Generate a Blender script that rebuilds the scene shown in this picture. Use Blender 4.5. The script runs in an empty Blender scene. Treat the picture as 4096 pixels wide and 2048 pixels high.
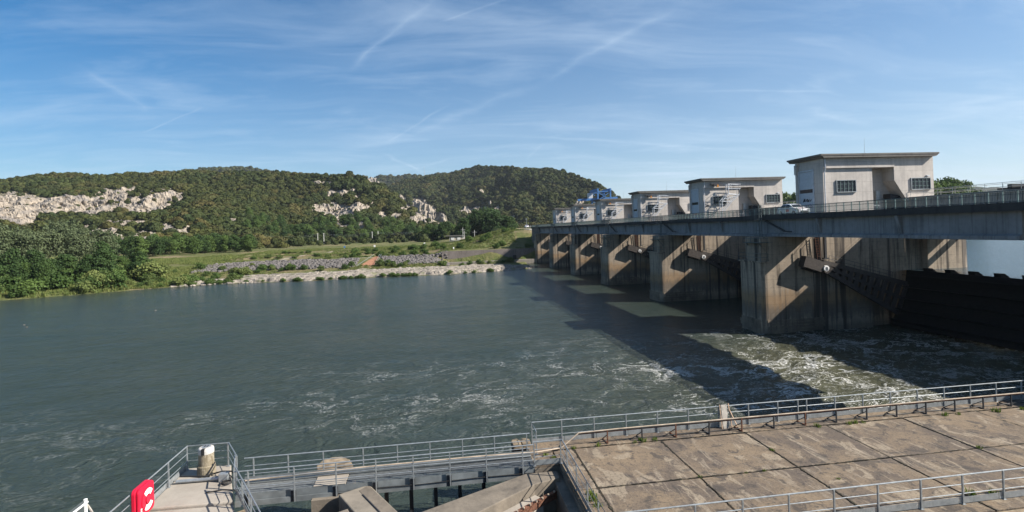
import bpy, math, random
import numpy as np
from mathutils import Vector, Matrix

rnd = random.Random(7)
nr = np.random.RandomState(11)
S = bpy.context.scene
COL = S.collection
R = math.radians

# ------------------------------------------------------------------ camera
PSI, TH, RHO, CH = 0.139282, 0.006036, 0.034, 14.2
F = Vector((math.sin(PSI) * math.cos(TH), math.cos(PSI) * math.cos(TH), math.sin(TH)))
R0 = Vector((math.cos(PSI), -math.sin(PSI), 0))
U0 = R0.cross(F)
RV = R0 * math.cos(RHO) - U0 * math.sin(RHO)
UV = U0 * math.cos(RHO) + R0 * math.sin(RHO)
cam = bpy.data.cameras.new("camera")
cam.sensor_width = 36
cam.lens = 36 * 2130 / 4096
cam.shift_y = -119 / 4096
cam.clip_start = 0.5
cam.clip_end = 12000
co = bpy.data.objects.new("camera", cam)
COL.objects.link(co)
m3 = Matrix((RV, UV, -F)).transposed()
co.matrix_world = Matrix.Translation((0, 0, CH)) @ m3.to_4x4()
S.camera = co

# ------------------------------------------------------------------ sun, sky, exposure
SUN = Vector((1, -0.37, 0.75)).normalized()
EL = math.asin(SUN.z)
AZ = math.atan2(SUN.x, SUN.y)
sun = bpy.data.lights.new("sun", 'SUN')
sun.energy = 5.0
sun.angle = R(0.53)
sun.color = (1.0, 0.94, 0.85)
so = bpy.data.objects.new("sun", sun)
COL.objects.link(so)
so.rotation_euler = SUN.to_track_quat('Z', 'Y').to_euler()
so.location = (200, -50, 200)
S.view_settings.view_transform = 'Standard'
S.view_settings.look = 'None'
S.view_settings.gamma = 1
S.view_settings.use_curve_mapping = False
S.view_settings.exposure = 1.15
S.cycles.max_bounces = 6
S.cycles.diffuse_bounces = 3
S.cycles.transparent_max_bounces = 6
S.cycles.caustics_reflective = False
S.cycles.caustics_refractive = False

W = bpy.data.worlds.new("World")
S.world = W
W.use_nodes = True
WN = W.node_tree


class NT:
    """Terse node-tree builder: every call returns an output socket."""
    def __init__(s, nt):
        s.nt = nt

    def n(s, typ, ins=(), out=0, **props):
        nd = s.nt.nodes.new(typ)
        for k, v in props.items():
            setattr(nd, k, v)
        it = ins.items() if isinstance(ins, dict) else enumerate(ins)
        for k, v in it:
            if v is None:
                continue
            s.set(nd.inputs[k], v)
        return nd.outputs[out]

    def set(s, sock, v):
        if isinstance(v, bpy.types.NodeSocket):
            s.nt.links.new(v, sock)
        elif isinstance(v, (tuple, list)) and len(v) == 3 and sock.type == 'RGBA':
            sock.default_value = (*v, 1)
        else:
            sock.default_value = v

    def m(s, op, a, b=None, c=None, clamp=False):
        return s.n('ShaderNodeMath', [a, b, c], operation=op, use_clamp=clamp)

    def vm(s, op, a, b=None, out=0):
        return s.n('ShaderNodeVectorMath', [a, b], operation=op, out=out)

    def mix(s, f, a, b, bt='MIX'):
        nd = s.nt.nodes.new('ShaderNodeMix')
        nd.data_type = 'RGBA'
        nd.blend_type = bt
        s.set(nd.inputs[0], f)
        s.set(nd.inputs[6], a)
        s.set(nd.inputs[7], b)
        return nd.outputs[2]

    def ramp(s, v, lo, hi, a=0.0, b=1.0):
        return s.n('ShaderNodeMapRange', [v, lo, hi, a, b], clamp=True)

    def noise(s, vec, scale=1.0, detail=3, rough=0.55, dist=0.0, out=0):
        return s.n('ShaderNodeTexNoise', {'Vector': vec, 'Scale': scale, 'Detail': detail, 'Roughness': rough, 'Distortion': dist}, out=out)

    def pos(s):
        return s.n('ShaderNodeNewGeometry', out=0)

    def xyz(s, v):
        nd = s.nt.nodes.new('ShaderNodeSeparateXYZ')
        s.set(nd.inputs[0], v)
        return nd.outputs[0], nd.outputs[1], nd.outputs[2]

    def com(s, x=0.0, y=0.0, z=0.0):
        return s.n('ShaderNodeCombineXYZ', [x, y, z])

    def attr(s, name, out=2):
        return s.n('ShaderNodeAttribute', attribute_name=name, out=out)


def build_sky():
    t = NT(WN)
    bg = WN.nodes['Background']
    sky = WN.nodes.new('ShaderNodeTexSky')
    sky.sky_type = 'NISHITA'
    sky.sun_disc = False
    sky.sun_elevation = EL
    sky.sun_rotation = AZ
    sky.altitude = 80
    sky.air_density = 1.05
    sky.dust_density = 0.5
    sky.ozone_density = 4.0
    d = WN.nodes.new('ShaderNodeTexCoord').outputs['Generated']
    x, y, z = t.xyz(d)
    zz = t.m('ADD', t.m('MAXIMUM', z, 0.0), 0.10)
    u = t.m('DIVIDE', x, zz)
    v = t.m('DIVIDE', y, zz)
    p = t.com(u, v, 0.0)
    # large warp, then streaky cirrus in two wind directions
    wv = t.vm('SCALE', t.vm('SUBTRACT', t.noise(p, 0.55, 2, out=1), (0.5, 0.5, 0.5)), None)
    wv.node.inputs[3].default_value = 0.9
    pw = t.vm('ADD', p, wv)

    def streak(ang, sx, sy, scale, lo, hi, off):
        mp = t.n('ShaderNodeMapping', {'Vector': pw, 'Location': (off, off * 1.7, off), 'Rotation': (0, 0, ang), 'Scale': (sx, sy, 1)})
        return t.ramp(t.noise(mp, scale, 7, 0.62, 0.3), lo, hi)
    big = t.ramp(t.noise(p, 0.5, 2), 0.36, 0.66)
    s1 = t.m('MULTIPLY', streak(R(40), 0.28, 1.7, 1.5, 0.46, 0.86, 3.1), big)
    s2 = t.m('MULTIPLY', streak(R(-28), 0.25, 1.6, 1.3, 0.48, 0.88, 8.4), t.ramp(t.noise(p, 0.7, 2, 0.5), 0.40, 0.62))
    s3 = t.m('MULTIPLY', streak(R(10), 0.5, 1.1, 2.6, 0.5, 0.9, 15.2), 0.5)
    cl = t.m('ADD', t.m('MULTIPLY', s1, 0.8), t.m('ADD', t.m('MULTIPLY', s2, 0.7), s3))

    # contrails: straight segments on the cloud plane, broken up by noise
    def trail(a, b, w, k):
        ax, ay = a
        bx, by = b
        L = math.hypot(bx - ax, by - ay)
        dx, dy = (bx - ax) / L, (by - ay) / L
        al = t.m('ADD', t.m('MULTIPLY', t.m('SUBTRACT', u, ax), dx), t.m('MULTIPLY', t.m('SUBTRACT', v, ay), dy))
        pe = t.m('ADD', t.m('MULTIPLY', t.m('SUBTRACT', u, ax), -dy), t.m('MULTIPLY', t.m('SUBTRACT', v, ay), dx))
        pe = t.m('ADD', pe, t.m('MULTIPLY', t.m('SUBTRACT', t.noise(p, 3.0, 5), 0.5), w * 2.6))
        core = t.ramp(t.m('ABSOLUTE', pe), 0.0, w, 1.0, 0.0)
        ends = t.m('MULTIPLY', t.ramp(al, 0.0, L * 0.25), t.ramp(al, L * 0.75, L, 1.0, 0.0))
        brk = t.ramp(t.noise(p, 5.0, 4), 0.3, 0.7, 0.35, 1.0)
        return t.m('MULTIPLY', t.m('MULTIPLY', t.m('MULTIPLY', core, core), ends), t.m('MULTIPLY', brk, k * 0.45))
    for a, b, w, k in TRAILS:
        cl = t.m('ADD', cl, trail(a, b, w * 1.5, k))
    veil = t.m('ADD', t.ramp(z, 0.0, 0.34, 0.30, 0.0), t.ramp(x, -0.66, 0.70, 0.04, 0.27))   # thin high veil, denser toward the sun and the horizon
    cl = t.m('MINIMUM', t.m('ADD', t.m('MULTIPLY', cl, 0.58), veil), 0.8)
    cl = t.m('MULTIPLY', cl, t.ramp(z, -0.02, 0.02))
    skyc = t.n('ShaderNodeHueSaturation', {'Saturation': 1.5, 'Value': 1.0, 'Color': sky.outputs[0]})
    out = t.mix(cl, skyc, (6.0, 7.5, 9.2))
    WN.links.new(out, bg.inputs[0])
    bg.inputs[1].default_value = 0.050


TRAILS = [((-1.675, 3.323), (-1.152, 2.898), 0.011, 0.9), ((-0.381, 2.49), (0.018, 1.812), 0.027, 0.8), ((0.016, 2.017), (0.291, 1.811), 0.011, 0.6), ((-0.338, 3.743), (0.104, 2.905), 0.016, 0.7), ((-0.411, 3.946), (-0.092, 4.743), 0.034, 1.0), ((-0.106, 4.5), (0.136, 4.196), 0.036, 0.7), ((0.403, 3.547), (2.401, 3.833), 0.045, 0.8), ((1.328, 2.642), (2.138, 2.514), 0.023, 0.8), ((-0.268, 3.715), (0.565, 2.527), 0.068, 0.6), ((0.516, 2.595), (0.926, 1.726), 0.045, 0.6), ((-1.382, 2.323), (-1.484, 2.997), 0.047, 0.6), ((2.031, 2.762), (2.797, 3.05), 0.075, 0.8), ((3.129, 3.13), (2.886, 2.215), 0.144, 0.6), ((0.725, 4.279), (0.782, 3.733), 0.023, 0.5)]
build_sky()

# ------------------------------------------------------------------ mesh helpers
KIDS = {}


class MB:
    def __init__(s):
        s.v, s.f = [], []

    def add(s, vs, fs):
        o = len(s.v)
        s.v.extend([tuple(p) for p in vs])
        s.f.extend([tuple(i + o for i in f) for f in fs])
        return s

    def box(s, x0, x1, y0, y1, z0, z1):
        vs = [(x0, y0, z0), (x1, y0, z0), (x1, y1, z0), (x0, y1, z0), (x0, y0, z1), (x1, y0, z1), (x1, y1, z1), (x0, y1, z1)]
        return s.add(vs, [(0, 3, 2, 1), (4, 5, 6, 7), (0, 1, 5, 4), (1, 2, 6, 5), (2, 3, 7, 6), (3, 0, 4, 7)])

    def beam(s, a, b, w, h, up=(0, 0, 1)):
        a, b = Vector(a), Vector(b)
        d = (b - a).normalized()
        u = Vector(up)
        if abs(d.dot(u)) > 0.98:
            u = Vector((0, 1, 0))
        sd = d.cross(u).normalized()
        u = sd.cross(d)
        vs = []
        for p in (a, b):
            for i, j in ((-1, -1), (1, -1), (1, 1), (-1, 1)):
                vs.append(p + sd * (i * w / 2) + u * (j * h / 2))
        return s.add(vs, [(3, 2, 1, 0), (4, 5, 6, 7), (0, 1, 5, 4), (1, 2, 6, 5), (2, 3, 7, 6), (3, 0, 4, 7)])

    def tube(s, pts, r, n=6, cap=True):
        pts = [Vector(p) for p in pts]
        rings = []
        vs = []
        for i, p in enumerate(pts):
            d = (pts[min(i + 1, len(pts) - 1)] - pts[max(i - 1, 0)]).normalized()
            u = Vector((0, 0, 1)) if abs(d.z) < 0.9 else Vector((1, 0, 0))
            a = d.cross(u).normalized()
            b = d.cross(a)
            rr = r[i] if isinstance(r, (list, tuple)) else r
            for k in range(n):
                q = 2 * math.pi * k / n
                vs.append(p + a * (rr * math.cos(q)) + b * (rr * math.sin(q)))
        fs = []
        for i in range(len(pts) - 1):
            for k in range(n):
                fs.append((i * n + k, i * n + (k + 1) % n, (i + 1) * n + (k + 1) % n, (i + 1) * n + k))
        if cap:
            fs.append(tuple(range(n - 1, -1, -1)))
            fs.append(tuple((len(pts) - 1) * n + k for k in range(n)))
        return s.add(vs, fs)

    def prism(s, poly, z0, z1):
        """poly: xy list counter-clockwise"""
        n = len(poly)
        vs = [(x, y, z0) for x, y in poly] + [(x, y, z1) for x, y in poly]
        fs = [tuple(range(n - 1, -1, -1)), tuple(range(n, 2 * n))]
        fs += [(k, (k + 1) % n, n + (k + 1) % n, n + k) for k in range(n)]
        return s.add(vs, fs)

    def prism_y(s, poly, y0, y1):
        """poly: xz list, extruded along y"""
        n = len(poly)
        vs = [(x, y0, z) for x, z in poly] + [(x, y1, z) for x, z in poly]
        fs = [tuple(range(n)), tuple(range(2 * n - 1, n - 1, -1))]
        fs += [(k, n + k, n + (k + 1) % n, (k + 1) % n) for k in range(n)]
        return s.add(vs, fs)

    def lathe(s, prof, cx, cy, n=20):
        vs, fs = [], []
        for r_, z in prof:
            for k in range(n):
                a = 2 * math.pi * k / n
                vs.append((cx + r_ * math.cos(a), cy + r_ * math.sin(a), z))
        for i in range(len(prof) - 1):
            for k in range(n):
                fs.append((i * n + k, i * n + (k + 1) % n, (i + 1) * n + (k + 1) % n, (i + 1) * n + k))
        fs.append(tuple((len(prof) - 1) * n + k for k in range(n)))
        fs.append(tuple(range(n - 1, -1, -1)))
        return s.add(vs, fs)

    def mesh(s, name, mat=None, smooth=False, off=(0, 0, 0)):
        me = bpy.data.meshes.new(name)
        ox, oy, oz = off
        me.from_pydata([(x - ox, y - oy, z - oz) for x, y, z in s.v], [], s.f)
        if mat:
            me.materials.append(mat)
        if smooth:
            me.polygons.foreach_set('use_smooth', [True] * len(me.polygons))
        me.update()
        return me


def link(o, parent=None):
    COL.objects.link(o)
    if parent:
        o.parent = parent
        KIDS.setdefault(parent.name, []).append(o)
    return o


def tag(o, label=None, cat=None, group=None, kind=None):
    for k, v in (('label', label), ('category', cat), ('group', group), ('kind', kind)):
        if v:
            o[k] = v
    return o


WLOC = {}


def emp(name, loc, label=None, cat=None, group=None, kind=None):
    o = bpy.data.objects.new(name, None)
    o.empty_display_size = 0.3
    o.location = loc
    link(o)
    WLOC[o.name] = Vector(loc)
    return tag(o, label, cat, group, kind)


def ob(name, mb, mat, parent=None, smooth=False, bevel=0, kind=None):
    """mb in world coordinates; becomes a child in its parent's coordinates"""
    off = WLOC.get(parent.name, Vector((0, 0, 0))) if parent else (0, 0, 0)
    me = mb.mesh(name, mat, smooth, off)
    o = bpy.data.objects.new(name, me)
    link(o, parent)
    if parent:
        WLOC[o.name] = Vector(off)
    if bevel:
        md = o.modifiers.new("bevel", 'BEVEL')
        md.width = bevel
        md.segments = 2
        md.limit_method = 'ANGLE'
        md.angle_limit = R(40)
    if kind:
        o['kind'] = kind
    return o


def inst(name, me, loc, parent=None, rot=(0, 0, 0), scale=(1, 1, 1)):
    o = bpy.data.objects.new(name, me)
    off = WLOC.get(parent.name, Vector((0, 0, 0))) if parent else Vector((0, 0, 0))
    o.location = Vector(loc) - off
    o.rotation_euler = rot
    o.scale = scale
    return link(o, parent)


def copy_tree(o, parent=None):
    c = o.copy()
    link(c, parent)
    if parent is None and o.name in WLOC:
        WLOC[c.name] = WLOC[o.name].copy()
    for ch in KIDS.get(o.name, []):
        copy_tree(ch, c)
    return c


# ------------------------------------------------------------------ materials
def new_mat(name):
    m = bpy.data.materials.new(name)
    m.use_nodes = True
    t = NT(m.node_tree)
    b = m.node_tree.nodes['Principled BSDF']
    b.inputs['Specular IOR Level'].default_value = 0.3
    return m, t, b


def bump(t, b, h, strength=0.3, dist=0.05):
    nd = t.n('ShaderNodeBump', {'Height': h, 'Strength': strength, 'Distance': dist})
    t.set(b.inputs['Normal'], nd)


def plain(name, c, rough=0.5, metal=0.0, var=0.15, scale=3.0):
    m, t, b = new_mat(name)
    p = t.pos()
    n = t.noise(p, scale, 4)
    t.set(b.inputs['Base Color'], t.mix(t.ramp(n, 0.3, 0.7), tuple(x * (1 - var) for x in c), tuple(min(1, x * (1 + var)) for x in c)))
    b.inputs['Roughness'].default_value = rough
    b.inputs['Metallic'].default_value = metal
    return m


def concrete(name, base, dark, joints=1.05, streak=0.6, pier=False, blot=0.35, bumps=0.25, scl=1.0, vjoint=0):
    m, t, b = new_mat(name)
    p = t.pos()
    x, y, z = t.xyz(p)
    n1 = t.noise(p, 0.35 * scl, 5, 0.6)
    n2 = t.noise(p, 2.3 * scl, 5, 0.65)
    st = t.noise(t.com(t.m('MULTIPLY', x, 2.4), t.m('MULTIPLY', y, 2.4), t.m('MULTIPLY', z, 0.12)), 1.0, 4, 0.6)
    f = t.m('ADD', t.m('MULTIPLY', t.ramp(n1, 0.35, 0.7), blot), t.m('MULTIPLY', t.ramp(st, 0.5, 0.78), streak))
    f = t.m('ADD', f, t.m('MULTIPLY', t.ramp(n2, 0.4, 0.75), 0.22))
    col = t.mix(t.m('MINIMUM', f, 1.0), base, dark)
    if pier:
        # tide band: ochre algae, then a dark wet foot; edges broken by noise
        zw = t.m('ADD', z, t.m('MULTIPLY', t.m('SUBTRACT', st, 0.5), 3.0))
        zw = t.m('ADD', zw, t.m('MULTIPLY', t.m('SUBTRACT', n2, 0.5), 1.2))
        och = t.m('MULTIPLY', t.ramp(zw, 2.4, 3.2), t.ramp(zw, 4.6, 5.6, 1.0, 0.0))
        drk = t.m('MULTIPLY', t.ramp(zw, 1.2, 2.0), t.ramp(zw, 3.2, 3.9, 1.0, 0.0))
        foot = t.ramp(zw, 0.2, 1.0, 1.0, 0.0)
        col = t.mix(t.m('MULTIPLY', och, 0.65), col, (0.22, 0.135, 0.065))
        col = t.mix(t.m('MULTIPLY', drk, 0.7), col, (0.10, 0.085, 0.07))
        col = t.mix(t.m('MULTIPLY', foot, 0.5), col, (0.06, 0.055, 0.045))
        run = t.noise(t.com(t.m('MULTIPLY', x, 1.1), t.m('MULTIPLY', y, 0.83), t.m('MULTIPLY', z, 0.03)), 1.0, 3, 0.5)
        col = t.mix(t.m('MULTIPLY', t.ramp(run, 0.56, 0.62), 0.85), col, (0.035, 0.03, 0.027))
    h = t.m('MULTIPLY', n2, 0.5)
    if joints:
        # board marks and pour joints: fine relief left by the formwork
        jz = t.m('ABSOLUTE', t.m('SUBTRACT', t.m('FRACT', t.m('DIVIDE', t.m('ADD', z, t.m('MULTIPLY', n1, 0.06)), joints)), 0.5))
        jl = t.ramp(jz, 0.0, 0.022, 1.0, 0.0)
        bx = t.m('FRACT', t.m('MULTIPLY', t.m('ADD', x, y), 4.0))
        h = t.m('SUBTRACT', t.m('ADD', h, t.m('MULTIPLY', t.ramp(bx, 0.0, 0.1), 0.12)), jl)
        col = t.mix(t.m('MULTIPLY', jl, t.ramp(n2, 0.3, 0.6, 0.15, 0.65)), col, tuple(c * 0.45 for c in dark))
    if vjoint:
        jy = t.m('ABSOLUTE', t.m('SUBTRACT', t.m('FRACT', t.m('DIVIDE', y, vjoint)), 0.5))
        jv = t.ramp(jy, 0.0, 0.014, 1.0, 0.0)
        col = t.mix(t.m('MULTIPLY', jv, 0.6), col, tuple(c * 0.4 for c in dark))
    t.set(b.inputs['Base Color'], col)
    b.inputs['Roughness'].default_value = 0.9
    bump(t, b, h, bumps, 0.06)
    return m


M = {}
M['house'] = concrete('house_concrete', (0.52, 0.475, 0.43), (0.27, 0.245, 0.225), 1.3, 0.5, blot=0.45)
M['pier'] = concrete('pier_concrete', (0.35, 0.285, 0.215), (0.05, 0.041, 0.034), 1.05, 0.9, pier=True)  # real stains, with their dark tone deepened to stand in for shade
M['girder'] = concrete('girder_concrete', (0.23, 0.24, 0.25), (0.07, 0.075, 0.08), 0, 0.75, blot=0.3, vjoint=1.9)
M['fascia'] = concrete('fascia_concrete', (0.05, 0.05, 0.05), (0.018, 0.019, 0.02), 0, 0.7)
M['oldconc'] = concrete('lichen_concrete', (0.19, 0.16, 0.125), (0.055, 0.048, 0.042), 0, 0.2, blot=0.6, bumps=0.8, scl=2.2)
M['plat'] = concrete('platform_concrete', (0.33, 0.295, 0.25), (0.19, 0.165, 0.138), 0, 0.1, blot=0.6, bumps=0.5, scl=1.6)
M['bankwall'] = concrete('bank_wall_concrete', (0.17, 0.145, 0.13), (0.07, 0.06, 0.055), 2.0, 0.6, pier=False, blot=0.5)
M['plinth'] = concrete('bank_plinth_concrete', (0.24, 0.215, 0.185), (0.13, 0.115, 0.10), 0, 0.4)
M['roof'] = concrete('roof_concrete', (0.17, 0.158, 0.142), (0.06, 0.056, 0.052), 0, 0.6)
M['asphalt'] = plain('asphalt', (0.06, 0.06, 0.06), 0.9)
M['path'] = plain('pale_gravel', (0.42, 0.38, 0.31), 0.95)
M['galv'] = plain('galvanised_steel', (0.31, 0.33, 0.34), 0.45, 0.55, 0.2, 6)
M['galvdark'] = plain('green_grey_paint', (0.14, 0.20, 0.19), 0.5, 0.1, 0.2)
M['railpaint'] = plain('rail_paint', (0.085, 0.105, 0.105), 0.5, 0.1, 0.25)
M['palepole'] = plain('pale_pole', (0.55, 0.54, 0.5), 0.7)
M['frame'] = plain('light_grey_frame_paint', (0.48, 0.50, 0.53), 0.5, 0.1)
M['rust'] = plain('rust', (0.12, 0.055, 0.034), 0.9, 0, 0.5, 9)
M['rustpipe'] = plain('beige_pipe', (0.34, 0.275, 0.21), 0.6, 0, 0.4, 1.6)
M['dark'] = plain('dark_steel', (0.035, 0.036, 0.04), 0.6, 0.2)
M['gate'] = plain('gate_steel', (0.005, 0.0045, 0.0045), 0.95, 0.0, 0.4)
M['arm'] = plain('arm_steel', (0.05, 0.042, 0.038), 0.7, 0.0, 0.4)
M['black'] = plain('black_rubber', (0.02, 0.02, 0.02), 0.6)
M['white'] = plain('white_paint', (0.78, 0.77, 0.75), 0.4, 0, 0.06)
M['red'] = plain('red_plastic', (0.50, 0.010, 0.035), 0.4, 0, 0.06)
M['blue'] = plain('blue_paint', (0.06, 0.16, 0.36), 0.45, 0, 0.15)
M['door'] = plain('door_panel', (0.42, 0.46, 0.50), 0.5, 0, 0.08)
M['glassdark'] = plain('dark_glazing', (0.03, 0.035, 0.045), 0.12, 0, 0.2)
M['orange'] = plain('orange_paint', (0.5, 0.2, 0.03), 0.5)
M['graf'] = plain('spray_paint_black', (0.03, 0.03, 0.035), 0.6)
M['grafp'] = plain('spray_paint_purple', (0.24, 0.17, 0.32), 0.6)
M['wood'] = plain('weathered_wood', (0.34, 0.24, 0.17), 0.85, 0, 0.3, 12)
M['bark'] = plain('bark', (0.11, 0.09, 0.07), 0.95, 0, 0.4, 4)
M['tyre'] = plain('tyre', (0.02, 0.02, 0.02), 0.85)
M['carpaint'] = plain('white_car_paint', (0.80, 0.80, 0.80), 0.18, 0, 0.02)
M['redmark'] = plain('red_livery', (0.6, 0.05, 0.06), 0.4)
M['shed'] = plain('beige_render', (0.36, 0.31, 0.25), 0.9)
M['rustplate'] = plain('rusty_plate', (0.26, 0.13, 0.075), 0.9, 0, 0.4, 1.5)
M['lichen'] = plain('orange_lichen', (0.20, 0.155, 0.105), 0.95, 0, 0.55, 2.6)


def slab_mat():
    m, t, b = new_mat('quay_concrete')
    p = t.pos()
    x, y, z = t.xyz(p)
    oi = t.n('ShaderNodeObjectInfo', out=4)
    q = t.vm('ADD', p, t.com(t.m('MULTIPLY', oi, 37.0), t.m('MULTIPLY', oi, 11.0), 0.0))
    n1 = t.noise(q, 0.42, 6, 0.62, 0.4)
    st = t.noise(t.vm('MULTIPLY', q, (2.2, 0.33, 1.0)), 1.0, 6, 0.68, 0.6)
    n3 = t.noise(q, 9.0, 5, 0.75)
    n4 = t.noise(q, 1.1, 6, 0.7, 0.5)
    col = t.mix(t.ramp(n1, 0.40, 0.60), (0.185, 0.138, 0.092), (0.102, 0.080, 0.063))
    n5 = t.noise(t.vm('MULTIPLY', q, (0.9, 0.55, 1.0)), 1.0, 7, 0.66, 0.8)
    col = t.mix(t.m('MULTIPLY', t.ramp(n4, 0.53, 0.60), 0.8), col, (0.052, 0.045, 0.040))
    col = t.mix(t.m('MULTIPLY', t.ramp(n5, 0.55, 0.60), 0.75), col, (0.265, 0.215, 0.155))
    col = t.mix(t.m('MULTIPLY', t.m('MULTIPLY', t.ramp(st, 0.55, 0.62), t.ramp(n1, 0.42, 0.55)), 0.7), col, (0.285, 0.235, 0.175))
    v = t.n('ShaderNodeTexVoronoi', {'Vector': q, 'Scale': 8.0}, out=0)
    col = t.mix(t.m('MULTIPLY', t.ramp(v, 0.05, 0.22, 1.0, 0.0), t.ramp(n3, 0.45, 0.6)), col, (0.28, 0.245, 0.21))
    col = t.mix(t.m('MULTIPLY', t.ramp(n3, 0.50, 0.64), 0.6), col, (0.038, 0.032, 0.028))
    t.set(b.inputs['Base Color'], col)
    b.inputs['Roughness'].default_value = 0.92
    bump(t, b, t.m('ADD', n3, t.m('MULTIPLY', n4, 1.5)), 0.5, 0.03)
    return m


M['slab'] = slab_mat()


def leaf_mat(name, c0, c1, trans=0.25, tone='tone', rnd_amt=0.5, zone=False):
    m, t, b = new_mat(name)
    oi = t.n('ShaderNodeObjectInfo', out=5)
    a = t.attr(tone)
    f = t.m('ADD', t.m('MULTIPLY', a, 1 - rnd_amt), t.m('MULTIPLY', oi, rnd_amt))
    col = t.mix(f, c0, c1)
    if zone:      # patches of different oak and box stands
        loc = t.n('ShaderNodeObjectInfo', out=0)
        z1 = t.noise(loc, 0.012, 3, 0.6)
        z2 = t.noise(loc, 0.035, 3, 0.6)
        col = t.mix(t.ramp(z1, 0.40, 0.62, 0.0, 0.55), col, (0.030, 0.048, 0.014))
        col = t.mix(t.m('MULTIPLY', t.ramp(z2, 0.52, 0.66), 0.5), col, (0.10, 0.075, 0.025))
    t.set(b.inputs['Base Color'], col)
    b.inputs['Roughness'].default_value = 0.7
    b.inputs['Specular IOR Level'].default_value = 0.15
    tr = t.n('ShaderNodeBsdfTranslucent', {'Color': col})
    mx = t.n('ShaderNodeMixShader', [trans, b.outputs[0], tr])
    t.nt.links.new(mx, t.nt.nodes['Material Output'].inputs[0])
    return m


M['leaf'] = leaf_mat('broad_leaves', (0.03, 0.06, 0.015), (0.10, 0.15, 0.038))
M['leafdark'] = leaf_mat('dark_leaves', (0.02, 0.042, 0.014), (0.06, 0.10, 0.028))
M['leafgrey'] = leaf_mat('silver_leaves', (0.055, 0.08, 0.036), (0.125, 0.145, 0.075))
M['bushleaf'] = leaf_mat('bush_leaves', (0.045, 0.08, 0.022), (0.16, 0.185, 0.058), rnd_amt=0.7)
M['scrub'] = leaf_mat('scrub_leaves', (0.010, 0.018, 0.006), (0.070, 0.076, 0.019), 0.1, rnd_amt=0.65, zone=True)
M['grassleaf'] = leaf_mat('grass_blades', (0.06, 0.10, 0.022), (0.17, 0.18, 0.06), 0.2)
M['weed'] = leaf_mat('weed_leaves', (0.07, 0.12, 0.02), (0.16, 0.20, 0.04), 0.3)


# ------------------------------------------------------------------ numpy noise
def vnoise(x, y, seed=0):
    xi = np.floor(x).astype(np.int64)
    yi = np.floor(y).astype(np.int64)
    fx = x - xi
    fy = y - yi
    fx = fx * fx * (3 - 2 * fx)
    fy = fy * fy * (3 - 2 * fy)

    def h(a, b):
        n = (a * 374761393 + b * 668265263 + seed * 1442695041) & 0x7fffffff
        n = ((n ^ (n >> 13)) * 1274126177) & 0x7fffffff
        return ((n ^ (n >> 16)) & 0xffff) / 65535.0
    return (h(xi, yi) * (1 - fx) + h(xi + 1, yi) * fx) * (1 - fy) + (h(xi, yi + 1) * (1 - fx) + h(xi + 1, yi + 1) * fx) * fy


def fbm(x, y, seed=0, oct=4, gain=0.5):
    s, a, tot = 0, 1, 0
    for k in range(oct):
        s = s + a * vnoise(x, y, seed + k * 17)
        tot += a
        a *= gain
        x, y = x * 2.03 + 3.7, y * 2.03 + 1.3
    return s / tot


def sstep(a, b, x):
    t = np.clip((x - a) / (b - a), 0, 1)
    return t * t * (3 - 2 * t)


def grid_mesh(name, P, mat, attrs=None, smooth=True, flip=False):
    """P: (nu,nv,3)"""
    nu, nv = P.shape[:2]
    me = bpy.data.meshes.new(name)
    idx = np.arange(nu * nv).reshape(nu, nv)
    q = np.stack([idx[:-1, :-1], idx[1:, :-1], idx[1:, 1:], idx[:-1, 1:]], -1).reshape(-1, 4)
    if flip:
        q = q[:, ::-1]
    me.vertices.add(nu * nv)
    me.vertices.foreach_set('co', P.reshape(-1).astype(np.float32))
    me.loops.add(q.size)
    me.loops.foreach_set('vertex_index', q.reshape(-1).astype(np.int32))
    me.polygons.add(len(q))
    me.polygons.foreach_set('loop_start', np.arange(0, q.size, 4, dtype=np.int32))
    me.polygons.foreach_set('loop_total', np.full(len(q), 4, dtype=np.int32))
    me.polygons.foreach_set('use_smooth', np.full(len(q), smooth))
    me.materials.append(mat)
    for k, a in (attrs or {}).items():
        at = me.attributes.new(k, 'FLOAT', 'POINT')
        at.data.foreach_set('value', a.reshape(-1).astype(np.float32))
    me.update(calc_edges=True)
    return me


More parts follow.
